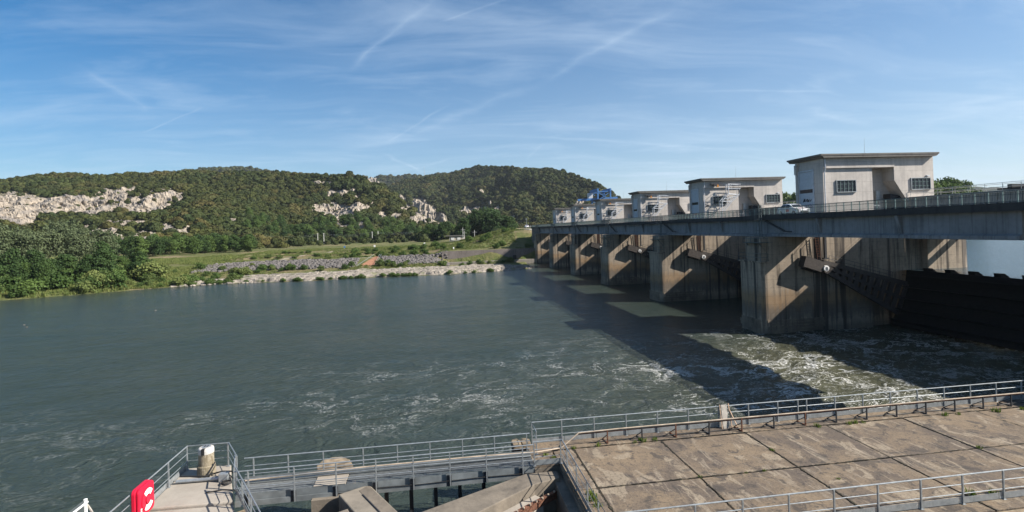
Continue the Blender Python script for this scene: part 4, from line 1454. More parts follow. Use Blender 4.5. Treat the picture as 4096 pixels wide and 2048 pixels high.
def service_bridge(i):
    ya = PY + DY * (i - 1) + 5.15 if i else 27.0
    yb = PY + DY * i - .2
    s = emp('service_footbridge', (62.5, (ya + yb) / 2, 14), 'pale concrete service footbridge on the upstream side, %s span' % ['nearest', 'second', 'third', 'fourth', 'fifth', 'farthest'][i], 'footbridge', 'service footbridges between the gate houses')
    ob('girder', MB().box(61.35, 64.2, ya, yb, 11.2, 16.45), M['girder'], s)
    ob('coping', MB().box(61.0, 64.3, ya, yb, 16.45, 16.66), M['house'], s)
    n = int((yb - ya) / 1.3)
    pil = MB().box(61.12, 61.35, -.14, .14, 11.6, 16.44).mesh('pilaster', M['girder'])
    for k in range(n + 1):
        inst('pilaster', pil, (0, ya + .2 + (yb - ya - .4) * k / n, 0), s)
    hb = MB()
    for z in (13.4, 14.4, 15.4):
        hb.box(61.18, 61.33, ya + .1, yb - .1, z, z + .28)
    ob('cross_band', hb, M['girder'], s)
    ob('runway_shade_beam', MB().box(66.3, 66.9, ya - .2, yb + .2, 11.4, 13.25).box(69.0, 69.4, ya - .2, yb + .2, 11.6, 12.3), M['girder'], s)  # deeper beam is out of view, made tall to block sun on the water
    r1 = MB()
    k = ya + .3
    while k < yb:
        r1.tube([(61.2, k, 16.66), (61.2, k, 17.5)], .028, 4)
        r1.tube([(64.1, k + .4, 16.66), (64.1, k + .4, 17.5)], .028, 4)
        k += 1.9
    for z in (17.05, 17.5):
        r1.tube([(61.2, ya, z), (61.2, yb, z)], .025, 4).tube([(64.1, ya, z), (64.1, yb, z)], .025, 4)
    ob('railing', r1, M['palepole'], s)
    return s


for i in range(NP):
    s = service_bridge(i)
    if i == 0:
        eq = emp('hoist_trolley', (62.4, 45, 16.66), 'low dark maintenance trolley on the near service footbridge behind the railing', 'trolley')
        ob('chassis', MB().box(61.6, 63.4, 39.5, 51.0, 16.75, 16.92), M['dark'], eq)
        ob('housing', MB().box(61.7, 63.3, 49.5, 50.0, 16.92, 17.3).prism_y([(61.8, 16.92), (62.4, 16.92), (62.2, 17.35), (61.9, 17.35)], 46.2, 46.7), M['black'], eq)
        ob('support', MB().box(61.7, 61.85, 40, 40.3, 16.66, 16.8).box(61.7, 61.85, 50, 50.3, 16.66, 16.8), M['galv'], eq)

ab = emp('abutment', (50, 30, 0), 'concrete abutment closing the near end of the dam', 'abutment')
ob('body', MB().box(48.6, 70, 12, 26.8, -2, 14.25), M['pier'], ab)


def car():
    c = emp('parked_car', (45, 62.3, 14.75), 'white hatchback with red markings driving across the bridge toward the near end', 'car')
    # long axis along y, nose toward -y
    prof = [(-2.1, .35), (-2.12, .62), (-2.0, .80), (-1.15, .98), (-.35, 1.42), (.35, 1.50), (1.15, 1.44), (1.80, 1.06), (2.05, .95), (2.1, .5), (2.05, .33)]
    hw = [.72, .78, .80, .80, .62, .60, .60, .72, .76, .78, .74]
    mb = MB()
    n = len(prof)
    vs = [(45 - hw[k], 62.3 + y, 14.75 + z) for k, (y, z) in enumerate(prof)] + [(45 + hw[k], 62.3 + y, 14.75 + z) for k, (y, z) in enumerate(prof)]
    # waist ring for the body sides
    sd = [(45 - .86, 62.3 - 2.0, 14.75 + .55), (45 - .88, 62.3 - 1.1, 14.75 + .88), (45 - .88, 62.3 + 1.7, 14.75 + .92), (45 - .86, 62.3 + 2.0, 14.75 + .6), (45 - .86, 62.3 + 1.9, 14.75 + .3), (45 - .86, 62.3 - 1.95, 14.75 + .3)]
    sr = [(90 - x, y, z) for x, y, z in sd]
    fs = [(k, (k + 1) % n, n + (k + 1) % n, n + k) for k in range(n)]
    mb.add(vs, fs)
    mb.add(sd + sr, [(0, 1, 2, 3, 4, 5), (11, 10, 9, 8, 7, 6), (0, 6, 7, 1), (1, 7, 8, 2), (2, 8, 9, 3), (3, 9, 10, 4), (5, 4, 10, 11), (5, 11, 6, 0)])
    mb.add([vs[2], vs[3], vs[4], vs[5], vs[6], vs[7], vs[8], sd[2], sd[1]], [(0, 1, 2, 3, 4, 5, 6, 7, 8)])
    mb.add([vs[n + 2], vs[n + 3], vs[n + 4], vs[n + 5], vs[n + 6], vs[n + 7], vs[n + 8], sr[2], sr[1]], [(8, 7, 6, 5, 4, 3, 2, 1, 0)])
    ob('body', mb, M['carpaint'], c, bevel=.03)
    X, Y, Z = 45, 62.3, 14.75
    ob('windscreen', MB().add([(X - .70, Y - 1.08, Z + 1.03), (X + .70, Y - 1.08, Z + 1.03), (X + .57, Y - .40, Z + 1.415), (X - .57, Y - .40, Z + 1.415)], [(0, 1, 2, 3)]), M['glassdark'], c)
    ob('side_window', MB().add([(X - .845, Y - .85, Z + .97), (X - .845, Y + .35, Z + 1.0), (X - .64, Y + .35, Z + 1.42), (X - .655, Y - .25, Z + 1.40)], [(0, 3, 2, 1)]).add([(X - .845, Y + .42, Z + 1.0), (X - .82, Y + 1.5, Z + 1.03), (X - .645, Y + 1.15, Z + 1.39), (X - .64, Y + .42, Z + 1.42)], [(0, 3, 2, 1)]), M['glassdark'], c)
    ob('headlight', MB().box(X - .78, X - .42, Y - 2.13, Y - 1.95, Z + .62, Z + .76), M['galv'], c, bevel=.03)
    ob('headlight', MB().box(X + .42, X + .78, Y - 2.13, Y - 1.95, Z + .62, Z + .76), M['galv'], c, bevel=.03)
    ob('grille', MB().box(X - .5, X + .5, Y - 2.16, Y - 2.08, Z + .36, Z + .56), M['black'], c)
    ob('bonnet_marking', MB().add([(X - .35, Y - 1.75, Z + .865), (X + .35, Y - 1.75, Z + .865), (X + .35, Y - 1.4, Z + .942), (X - .35, Y - 1.4, Z + .942)], [(0, 1, 2, 3)]), M['redmark'], c)
    ob('side_marking', MB().box(X - .895, X - .875, Y - .4, Y + .2, Z + .5, Z + .8), M['redmark'], c)
    ob('mirror', MB().box(X - 1.0, X - .84, Y - .85, Y - .65, Z + .95, Z + 1.08), M['carpaint'], c, bevel=.03)
    for sx in (-.8, .8):
        for sy in (-1.3, 1.25):
            w = ob('wheel', MB().tube([(X + sx - .1, Y + sy, Z + .31), (X + sx + .1, Y + sy, Z + .31)], .31, 16), M['tyre'], c)
            ob('rim', MB().tube([(X + sx - .115, Y + sy, Z + .31), (X + sx + .115, Y + sy, Z + .31)], .19, 12), M['galv'], w)
    return c


CAR = car()
c2 = copy_tree(CAR)
c2.location = (44.2, 262, 14.72)
c2['label'] = 'tiny white car just past the far end of the bridge'
for o, l in ((CAR, 'white car with red markings crossing the bridge beside the nearest gate house'),):
    o['label'] = l
CAR['group'] = c2['group'] = 'cars on the bridge road'


def gantry():
    g = emp('gantry_crane', (71, 224, 14.9), 'blue steel gantry crane with cross braces beyond the far gate houses', 'crane')
    for y in (221, 230):
        for x in (68.6, 74.2):
            ob('leg', MB().beam((x, y, 15), (x, y, 30.4), .55, .55, (0, 1, 0)), M['blue'], g)
    for y in (221, 230):
        ob('brace', MB().beam((68.6, y, 29), (74.2, y, 25.4), .25, .25).beam((68.6, y, 25.4), (74.2, y, 29), .25, .25).beam((68.6, y, 25.2), (74.2, y, 25.2), .35, .35).beam((68.6, y, 29.2), (74.2, y, 29.2), .35, .35), M['blue'], g)
    ob('top_girder', MB().beam((68.6, 220.5, 29.8), (68.6, 232, 29.8), .6, 1.4).beam((74.2, 220.5, 29.8), (74.2, 232, 29.8), .6, 1.4), M['blue'], g)
    ob('boom', MB().beam((61, 226, 26.0), (79, 226, 26.6), .7, .9), M['blue'], g)
    ob('cabin', MB().box(66.2, 68.2, 227, 229, 26.6, 29.0), M['frame'], g, bevel=.1)
    ob('trolley', MB().box(69.5, 73, 224, 228, 26.8, 28), M['dark'], g)


gantry()

# ------------------------------------------------------------------ far bank details
LBX = lambda x: float(shore(x))


def rock_shelf():
    xs = np.arange(-84, 34.2, 0.45)
    ds = np.arange(-0.8, 27, 0.4)
    X, D = np.meshgrid(xs, ds, indexing='ij')
    Y = shore(X) + D
    wid = np.interp(X, [-84, -74, -60, -20, 14, 24, 33], [3, 12, 20, 24, 24, 17, 5]) + (fbm(X / 5, X * 0, 5, 3) - .5) * 7
    e0 = sstep(0, 2.6, D + (fbm(X / 2.2, X * 0 + 3, 6, 3) - .5) * 3.4)
    e1 = 1 - sstep(wid - 3, wid + 1.0, D)
    n = fbm(X / 7, Y / 2.4, 12, 5, .6)
    led = np.floor((0.35 + n * 1.1 + D * 0.045) * 2.6) / 2.6
    z = e0 * e1 * (0.25 + led * 0.8 + (fbm(X / 1.3, Y / 1.0, 14, 5, .6) - .5) * 0.5 - 0.55 * np.clip(1 - np.abs(fbm(X / 4, Y / 3, 19, 3) - .5) * 14, 0, 1)) - 0.35 * (1 - e0 * e1)
    z = z - np.where(e1 < .5, 1.0, 0)
    m, t, b = new_mat('white_limestone')
    p = t.pos()
    n1 = t.noise(p, .5, 6, .7)
    n2 = t.noise(p, 2.2, 5, .7)
    c = t.mix(t.ramp(n1, .35, .62), (0.32, 0.28, 0.235), (0.15, 0.132, 0.112))
    c = t.mix(t.m('MULTIPLY', t.ramp(n2, .50, .64), .75), c, (0.07, 0.06, 0.05))
    c = t.mix(t.m('MULTIPLY', t.ramp(t.noise(p, .25, 4), .58, .66), .6), c, (0.12, 0.13, 0.06))
    t.set(b.inputs['Base Color'], c)
    b.inputs['Roughness'].default_value = .95
    bump(t, b, t.m('ADD', n1, n2), .8, .25)
    o = bpy.data.objects.new('rock_shelf', grid_mesh('rock_shelf', np.stack([X, Y, z], -1), m, smooth=False))
    link(o)
    tag(o, 'long pale limestone ledge along the far waterline', kind='structure')
    return m


M['lime'] = rock_shelf()


def stone_mesh(seed, mat):
    r = random.Random(seed)
    mb = MB()
    vs = []
    for z, k, rad in ((-.45, 5, .75), (.1, 6, 1.0), (.5, 5, .6)):
        for j in range(k):
            a = 6.283 * j / k + r.uniform(-.3, .3)
            q = rad * r.uniform(.75, 1.15) * .55
            vs.append((q * math.cos(a), q * math.sin(a), z * r.uniform(.7, 1.1)))
    import bmesh
    bm = bmesh.new()
    for v in vs:
        bm.verts.new(v)
    bmesh.ops.convex_hull(bm, input=bm.verts)
    me = bpy.data.meshes.new('stone')
    bm.to_mesh(me)
    bm.free()
    me.materials.append(mat)
    return me


STONES = [stone_mesh(500 + i, M['lime']) for i in range(5)]


def boulders():
    spots = []
    for i in range(30):
        x = rnd.uniform(-81, -60) if i < 20 else rnd.uniform(-150, -108)
        spots.append((x, LBX(x) + rnd.uniform(-1.2, .6), rnd.uniform(.5, 1.5)))
    for q in [(-74, 107), (-71.5, 104), (-75.5, 103), (-58, 119)]:
        spots.append((q[0], q[1], rnd.uniform(.25, .5)))
    for k, (x, y, s) in enumerate(spots):
        o = inst('boulder', rnd.choice(STONES), (x, y, .05), None, (0, 0, rnd.uniform(0, 6.28)), (s * 1.3, s, s * (.6 if k < 30 else .3)))
        far = k >= 30
        tag(o, 'pale rock breaking the water surface off the left bank' if far else 'pale boulder at the water edge of the left bank', 'rock', 'rocks in the shallow water at left' if far else 'boulders along the left water edge')


boulders()


def riprap():
    V, Fc = [], []
    protos = [stone_mesh(530 + i, M['rip']) for i in range(6)]
    P = [(np.array([v.co[:] for v in me.vertices]), [tuple(p.vertices) for p in me.polygons]) for me in protos]
    for i in range(2600):
        x = rnd.uniform(-88, 4)
        d = rnd.uniform(31, 43.5)
        if -31.5 < x < -23 and 30 < d < 45:
            continue
        y = LBX(x) + d
        z = float(zbank(np.array([x]), np.array([y]))[0])
        vv, ff = P[i % 6]
        s = rnd.uniform(.7, 1.5)
        a = rnd.uniform(0, 6.28)
        c, sn = math.cos(a) * s, math.sin(a) * s
        o = len(V)
        V += [(x + q[0] * c - q[1] * sn, y + q[0] * sn + q[1] * c, z + .1 + q[2] * s * .8) for q in vv]
        Fc += [tuple(k + o for k in f) for f in ff]
    mb = MB()
    mb.v, mb.f = V, Fc
    tag(ob('riprap', mb, M['rip']), 'grey rough stone pitching below the riverside track', kind='stuff')


M['rip'] = concrete('grey_riprap', (0.14, 0.128, 0.12), (0.055, 0.05, 0.048), 0, 0.2, blot=.7)
riprap()

wl = emp('retaining_wall', (22, 219, 0), 'long brown concrete retaining wall along the far bank beside the bridge', 'wall')
w = MB()
w.add([(1.5, 218.6, -1.5), (42, 218.6, -1.5), (42, 219.4, 6.15), (1.5, 219.4, 6.15), (1.5, 220.4, -1.5), (42, 220.4, -1.5), (42, 220.2, 6.15), (1.5, 220.2, 6.15)], [(0, 1, 2, 3), (3, 2, 6, 7), (4, 0, 3, 7), (1, 5, 6, 2), (5, 4, 7, 6)])
ob('wall_face', w, M['bankwall'], wl)
ob('plinth', MB().box(3.5, 41.5, 217.3, 218.9, -1.5, 1.75), M['plinth'], wl, bevel=.1)
ob('culvert', MB().box(30.6, 32.0, 218.3, 219.3, 1.76, 3.6), M['black'], wl)  # solid black box stands in for the shade inside the opening
ob('culvert_lip', MB().box(30.5, 31.9, 217.2, 217.35, .7, 1.7), M['plinth'], wl)
wr = emp('ramp', (-27, 214, 3), 'rusty brown ramp set in the stone bank with a handrail', 'ramp')
ob('slope', MB().add([(-31, 208.3, 1.6), (-24.5, 208.3, 1.6), (-23.8, 222, 5.1), (-25.6, 222, 5.1), (-31, 208.3, .6), (-24.5, 208.3, .6)], [(0, 1, 2, 3), (4, 5, 1, 0)]), M['rustplate'], wr)
ob('handrail', MB().tube([(-31, 208.2, 2.3), (-25.8, 222, 6.0)], .06, 5).tube([(-24.3, 209, 2.6), (-23.6, 222, 6.0)], .06, 5).tube([(-23.6, 209, 2.6), (-22.9, 222, 6.0)], .06, 5), M['galv'], wr)


def utility():
    prs = [(-205, 455, 1), (-142.5, 452, 2), (-99, 474, 2), (-54, 477, 2), (-19, 500, 1)]
    tops = []
    for k, (x, y, n) in enumerate(prs):
        z0 = ground_z(x, y) - .4
        for j in range(n):
            xx = x + (j - (n - 1) / 2) * 5
            o = emp('utility_pole', (xx, y, z0), 'pale wooden utility pole on the grassy terrace before the trees', 'pole', 'utility poles on the far bank')
            ob('shaft', MB().tube([(xx, y, z0), (xx, y, 16.6)], [.28, .2], 6), M['palepole'], o)
            ob('crossarm', MB().beam((xx - .9, y, 16.0), (xx + .9, y, 16.0), .14, .14), M['palepole'], o)
            tops.append((xx, y, 16.0))
    wz = emp('overhead_wire', (0, 470, 16), 'thin overhead wires strung between the pale poles', 'wires')
    for dz in (0, -1.1):
        for off in (-.6, .6):
            for a, b in zip(tops, tops[1:]):
                if math.dist(a, b) < 8:
                    continue
                pts = []
                for q in range(9):
                    t_ = q / 8
                    pts.append((a[0] + (b[0] - a[0]) * t_ + off, a[1] + (b[1] - a[1]) * t_, a[2] + (b[2] - a[2]) * t_ + dz - 1.6 * 4 * t_ * (1 - t_)))
                ob('wire', MB().tube(pts, .022, 3), M['galv'], wz)


utility()

sh = emp('pump_house', (10.5, 300, 8.3), 'small flat roofed beige building among trees left of the bridge', 'building')
ob('wall', MB().box(6.4, 15.2, 300, 305, 8.0, 11.6), M['shed'], sh)
ob('roof', MB().box(4.4, 15.5, 299.4, 305.4, 11.6, 11.95), M['roof'], sh)
for x in (7.2, 10.7):
    f = ob('window', MB().box(x, x + 2.1, 299.86, 299.99, 9.2, 10.8), M['shed'], sh)
    ob('shutter', MB().box(x + .12, x + 1.98, 299.8, 299.86, 9.3, 10.7), M['palepole'], f)
for k, (x, y, h, z0, lab) in enumerate([(13.9, 297, 16.2, 8.3, 'thin pole with cross bars rising in front of the small beige building'), (20.6, 300, 14.6, 8.3, 'thin pole standing alone right of the small beige building'), (14.6, 296.5, 14.4, 8.3, 'shorter pole at the corner of the small beige building')]):
    o = emp('signal_pole', (x, y, z0), lab, 'pole', 'thin poles by the small building')
    ob('shaft', MB().tube([(x, y, z0), (x, y, h)], .12, 6), M['palepole'], o)
    ob('crossbar', MB().beam((x - 1.0, y, h - 1.2), (x + 1.4, y, h - 1.2), .1, .1), M['palepole'], o)

o = emp('warning_sign', (43.1, 245, 14.7), 'small triangular road sign at the far end of the bridge', 'sign')
ob('post', MB().tube([(43.1, 245, 14.5), (43.1, 245, 15.9)], .04, 5), M['galv'], o)
ob('board', MB().add([(42.7, 244.95, 15.1), (43.5, 244.95, 15.1), (43.1, 244.95, 15.95), (42.7, 244.99, 15.1), (43.5, 244.99, 15.1), (43.1, 244.99, 15.95)], [(0, 1, 2), (5, 4, 3), (0, 3, 4, 1), (1, 4, 5, 2), (2, 5, 3, 0)]), M['galv'], o)
o = emp('lamp_post', (43.0, 256, 14.7), 'thin lattice lamp post beyond the far bridge end', 'lamp post')
ob('shaft', MB().tube([(43, 256, 14.5), (43, 256, 19.3)], .1, 5), M['galv'], o)
ob('lamp_head', MB().box(42.6, 43.4, 255.8, 256.2, 18.9, 19.2), M['galv'], o)
for x, y, lab in [(-44, 262, 'small blue square sign on the grass terrace, farthest left'), (-31, 270, 'small white sign on the grass terrace above the rusty ramp'), (-7, 285, 'small white sign on the grass terrace near the bank wall')]:
    z = ground_z(x, y)
    o = emp('bank_sign', (x, y, z), lab, 'sign', 'small signs on the far bank')
    ob('post', MB().tube([(x, y, z - .3), (x, y, z + 1.2)], .06, 5), M['galv'], o)
    ob('board', MB().box(x - .4, x + .4, y - .06, y - .02, z + 1.0, z + 1.8), M['blue'] if x < -40 else M['white'], o)
o = tag(ob('marker_post', MB().box(6.3, 6.8, 229, 229.5, 6.0, 7.5), M['white'], bevel=.08), 'short white marker post above the bank wall', 'marker post')
o = tag(ob('marker_post', MB().box(-141, -140.2, 332, 332.8, 6, 8.6), M['white'], bevel=.08), 'white marker stone on the grassy mound before the hedge', 'marker post')
o = emp('radio_mast', (-46, 2230, 255), 'thin lattice radio mast on the distant ridge between the hills', 'mast')
zt = CH + .1228 * 2230
ob('tower', MB().tube([(-46, 2230, zt - 40), (-46, 2230, zt)], [.9, .4], 4), M['galv'], o)

# road up the embankment to the bridge end
rp = [(4, 287), (12, 283), (20, 277), (26, 272), (32, 268), (38, 265), (43, 258), (45.5, 248), (45.5, 236)]
mb = MB()
vs = []
for k in range(len(rp)):
    a = Vector(rp[max(0, k - 1)])
    b_ = Vector(rp[min(len(rp) - 1, k + 1)])
    d = (b_ - a).normalized()
    n = Vector((-d.y, d.x)) * 2.6
    for s_ in (-1, 1):
        q = Vector(rp[k]) + n * s_
        z = max(ground_z(q.x, q.y), ground_z(rp[k][0], rp[k][1])) + .25
        vs.append((q.x, q.y, min(z, 14.78)))
mb.add(vs, [(2 * k, 2 * k + 1, 2 * k + 3, 2 * k + 2) for k in range(len(rp) - 1)])
M['paleroad'] = plain('worn_asphalt', (0.24, 0.225, 0.205), .95)
tag(ob('road', mb, M['paleroad']), 'pale road climbing the embankment to the bridge end', kind='structure')


# ------------------------------------------------------------------ foreground: quay, railings, catwalk, platform
Z = 2.8
q = emp('quay', (20, 22, 0), 'weathered concrete quay of square slabs with weedy joints')
q['kind'] = 'structure'
ob('base', MB().box(5.45, 60, -12, 26.9, -3, Z - .12).box(4.25, 60, 25.3, 27.95, -3, Z - .125), M['oldconc'], q)
XJ = [5.45, 6.57, 11.3, 16.1, 20.87, 25.62, 30.4, 35.15, 40]
YJ = [10, 17.75, 22.6, 26.86]
g_ = .035
for a, b in zip(XJ, XJ[1:]):
    for k, (c, d) in enumerate(zip(YJ, YJ[1:])):
        if k == 0:
            continue
        dz = rnd.uniform(-.012, .012)
        o = ob('slab_panel', MB().box(a + g_, b - g_ * rnd.uniform(.4, 1), c + g_, d - g_, Z - .2, Z + dz), M['slab'], q, bevel=.015)
        o.rotation_euler = (0, 0, 0)
x = 4.25
k = 0
while x < 40:
    x2 = x + 4.75
    ob('kerb_block', MB().box(x + .012, x2, 26.92, 27.98, Z - .2, Z + .02 + rnd.uniform(-.01, .01)), M['slab'], q, bevel=.02)
    x = x2
ob('corner_slab', MB().box(4.25, 5.42, 25.32, 26.88, Z - .2, Z), M['slab'], q, bevel=.02)
ob('mossy_edge', MB().box(5.45, 60, 16.6, 17.72, Z - .2, Z - .03), M['lichen'], q)


def joint_moss():
    rr = random.Random(77)
    mb = MB()

    def strip(a, b):
        a, b = Vector(a), Vector(b)
        n = int((b - a).length / .09)
        d = (b - a).normalized()
        sd = Vector((-d.y, d.x))
        vs = []
        off = 0
        for k in range(n + 1):
            p_ = a.lerp(b, k / n)
            off = off * .8 + rr.uniform(-.012, .012)
            w = .014 + rr.random() ** 4 * .06
            for s_ in (-1, 1):
                q_ = p_ + sd * (off + s_ * w)
                vs.append((q_.x, q_.y, Z + .016 + rr.uniform(0, .012)))
        mb.add(vs, [(2 * k, 2 * k + 1, 2 * k + 3, 2 * k + 2) for k in range(n)])
    for x in XJ[1:-1]:
        strip((x, 17.8), (x, 26.9))
    strip((6.6, 22.6), (40, 22.6))
    strip((5.5, 26.88), (40, 26.88))
    ob('joint_moss', mb, M['moss'], q, kind='stuff')


M['moss'] = plain('joint_moss', (0.030, 0.027, 0.018), .95, 0, .7, 5)
joint_moss()


def railing(name, pts, posts, label, h=1.15, z=Z, toe=None, group='steel guard railings of the quay', cat='railing', r_top=.029, low=0.0, hs=(1.15, .78, .42), postr=.026):
    """pts: xy polyline; posts: xy list; rails are round tubes, posts flat bars"""
    o = emp(name, (pts[0][0], pts[0][1], z), label, cat, group)
    for j, hh in enumerate(hs):
        ob('top_rail' if j == 0 else 'mid_rail', MB().tube([(x, y, z + hh) for x, y in pts], r_top if j == 0 else .017, 8 if j == 0 else 6), M['galv'], o)
    pm = MB().box(-postr, postr, -.03, .03, low, hs[0] - .02).box(-.07, .07, -.07, .07, low, low + .02).mesh('post', M['galv'])
    for x, y in posts:
        inst('post', pm, (x, y, z), o)
    if toe:
        for a, b in toe:
            a3, b3 = Vector((*a, z + .15)), Vector((*b, z + .15))
            L = (b3 - a3).length
            n = max(1, round(L / 1.8))
            for k in range(n):
                p, p2 = a3.lerp(b3, k / n), a3.lerp(b3, (k + .985) / n)
                ob('toe_board', MB().beam(p, p2, .012, .24), M['galv'], o)
    return o


def seq(a, b, st):
    out = []
    while a < b:
        out.append(a)
        a += st
    return out


railing('guard_railing', [(4.6, 26.55), (4.6, 27.9), (40, 27.9)], [(4.6, 26.6), (4.6, 27.9)] + [(x, 27.9) for x in seq(6.22, 40, 1.79)] + [(20.0, 27.9)],
        'long steel railing on the river edge of the quay above the foaming water', toe=[((4.6, 27.93), (40, 27.93))])
railing('guard_railing', [(4.2, 25.32), (5.62, 25.32), (5.62, 18.4), (40, 18.4)], [(4.25, 25.32), (5.55, 25.32)] + [(5.62, y) for y in (24.3, 22.6, 20.9, 19.4)] + [(x, 18.4) for x in seq(7.1, 40, 1.86)],
        'steel railing along the near edge of the quay slabs at lower right', toe=[((5.62, 25.25), (5.62, 18.5)), ((4.2, 25.32), (5.6, 25.32)), ((14.5, 18.42), (40, 18.42))])


def pipe_run():
    o = emp('pipeline', (8.3, 27.05, Z), 'beige pipe carried on rusty stands behind the river railing and along the catwalk', 'pipe')
    ob('pipe', MB().tube([(-9.2, 26.28, Z + .18), (-4, 26.28, Z + .30), (1.5, 26.30, Z + .30), (4.6, 26.35, Z + .22), (5.9, 26.75, Z + .15), (6.9, 27.02, Z + .72), (9, 27.02, Z + .76), (40, 27.02, Z + .76)], .034, 8), M['rustpipe'], o)
    ob('rusty_pipe', MB().tube([(6.9, 27.06, Z + .64), (20, 27.1, Z + .66), (40, 27.1, Z + .66)], .03, 6), M['rust'], o)
    pts = []
    x = 7.5
    k = 0
    while x < 40:
        pts.append((x, 27.2 + .05 * math.sin(k), Z + (.66 if k % 2 == 0 else .60) + .02 * math.sin(3 * k)))
        x += .96
        k += 1
    ob('cable', MB().tube(pts, .018, 5), M['black'], o)
    ob('ground_pipe', MB().tube([(7.5, 27.25, Z + .09)] + [(x, 27.25 + .02 * math.sin(x), Z + .09 + .02 * math.sin(2.1 * x)) for x in seq(8.2, 40, 1.0)], .022, 5), M['black'], o)
    c1 = MB().box(-.03, .03, -.03, .03, 0, .74).beam((0, 0, .04), (-.06, .66, .04), .06, .06).beam((-.06, .64, .06), (0, 0, .5), .035, .035)
    ma, mr = c1.mesh('stand', M['dark']), c1.mesh('stand', M['rust'])
    for k, x in enumerate(seq(8.45, 40, 1.89)):
        inst('stand', mr if k in (0, 2, 4, 6) else ma, (x, 27.02, Z), o)


pipe_run()

M['board'] = plain('weathered_board', (0.36, 0.33, 0.29), .8, 0, .3, 6)
bd = emp('leaning_board', (15.5, 27.75, Z), 'white painted board with timber laths leaning on the river railing', 'board')
ob('board', MB().beam((15.45, 27.62, Z), (15.45, 27.83, Z + 1.25), .34, .03, (0, -1, 0)), M['board'], bd)
ob('lath', MB().beam((15.75, 27.55, Z), (15.72, 27.83, Z + 1.3), .06, .03), M['wood'], bd)
ob('lath', MB().beam((16.0, 27.3, Z), (15.72, 27.8, Z + 1.05), .05, .03), M['wood'], bd)
ob('lath', MB().beam((15.2, 27.6, Z), (15.2, 27.82, Z + 1.27), .05, .03), M['wood'], bd)


def catwalk():
    o = emp('catwalk', (-2.5, 25.9, Z), 'narrow grey steel catwalk with open grating between the platform and the quay', 'footbridge')
    xa, xb, ya, yb = -9.3, 4.25, 25.38, 26.45
    gr = MB()
    x = xa
    while x < xb:
        if not (-6.0 < x < -4.55):
            gr.box(x, x + .016, ya + .03, yb - .03, Z - .06, Z - .02)
        x += .052
    for y in (ya + .2, (ya + yb) / 2, yb - .2):
        gr.box(xa, -6.0, y - .01, y + .01, Z - .075, Z - .03).box(-4.55, xb, y - .01, y + .01, Z - .075, Z - .03)
    ob('grating', gr, M['galv'], o)
    sb = MB().box(xa, xb, ya - .05, ya, Z - .38, Z - .02).box(xa, xb, yb, yb + .05, Z - .38, Z - .02)
    ob('side_beam', sb, M['galvpaint'], o)
    ob('lower_plate', MB().box(-3.15, xb, ya - .14, ya - .1, Z - .52, Z - .28).box(xa, -5.05, ya - .14, ya - .1, Z - .52, Z - .28), M['galvpaint'], o)
    ob('cross_beam', MB().box(-9, -8.9, ya, yb, Z - .3, Z - .08).box(-7.2, -7.1, ya, yb, Z - .3, Z - .08).box(-2.7, -2.6, ya, yb, Z - .3, Z - .08).box(-1, -.9, ya, yb, Z - .3, Z - .08).box(.9, 1., ya, yb, Z - .3, Z - .08).box(2.6, 2.7, ya, yb, Z - .3, Z - .08), M['galvpaint'], o)
    ob('toe_plate', MB().box(xa, xb, yb + .06, yb + .07, Z - .02, Z + .26), M['galvpaint'], o)
    ob('toe_plate', MB().box(xa, xb, ya - .06, ya - .05, Z - .30, Z + .0), M['galvpaint'], o)
    ob('pad', MB().box(-5.98, -4.57, ya + .02, yb - .02, Z - .3, Z + .01), M['plat'], o)
    ob('conduit', MB().tube([(xa, yb - .1, Z + .08), (-2, yb - .1, Z + .12), (xb, yb - .1, Z + .06)], .03, 6), M['galv'], o)
    ob('conduit', MB().tube([(-3.2, ya - .17, Z - .25), (-1.2, ya - .17, Z - .28), (1.5, ya - .17, Z - .24), (xb, ya - .17, Z - .27)], .018, 5), M['black'], o)
    px = [-8.7, -6.75, -4.93, -3.16, -1.47, .22, 1.93, 3.67]
    pm = MB().box(-.026, .026, -.03, .03, -.5, 1.06).mesh('post', M['galv'])
    clp = MB().box(-.13, .09, -.03, .03, -.5, -.02).mesh('post_bracket', M['dark'])
    for x in px:
        inst('post', pm, (x, ya - .17, Z), o)
        inst('post_bracket', clp, (x - .04, ya - .12, Z), o)
    pf = MB().box(-.024, .024, -.03, .03, -.1, 1.1).mesh('post', M['galv'])
    for x in (-8.9, -7.35, -5.75, -3.9, -2.28, -.71, .88, 2.47, 4.1):
        inst('post', pf, (x, yb + .1, Z), o)
    for y, hs in ((ya - .17, (1.07, .70, .34)), (yb + .1, (1.11, .74, .36))):
        for j, hh in enumerate(hs):
            ob('top_rail' if j == 0 else 'mid_rail', MB().tube([(xa, y, Z + hh), (4.25 if y > 26 else 4.2, y, Z + hh)], .029 if j == 0 else .018, 7), M['galv'], o)


M['galvpaint'] = plain('weathered_grey_steel', (0.17, 0.185, 0.19), .55, .2, .25, 2)
catwalk()


M['strut'] = concrete('strut_concrete', (0.26, 0.225, 0.18), (0.12, 0.105, 0.085), 0, 0.2, blot=0.6, bumps=0.6, scl=2)


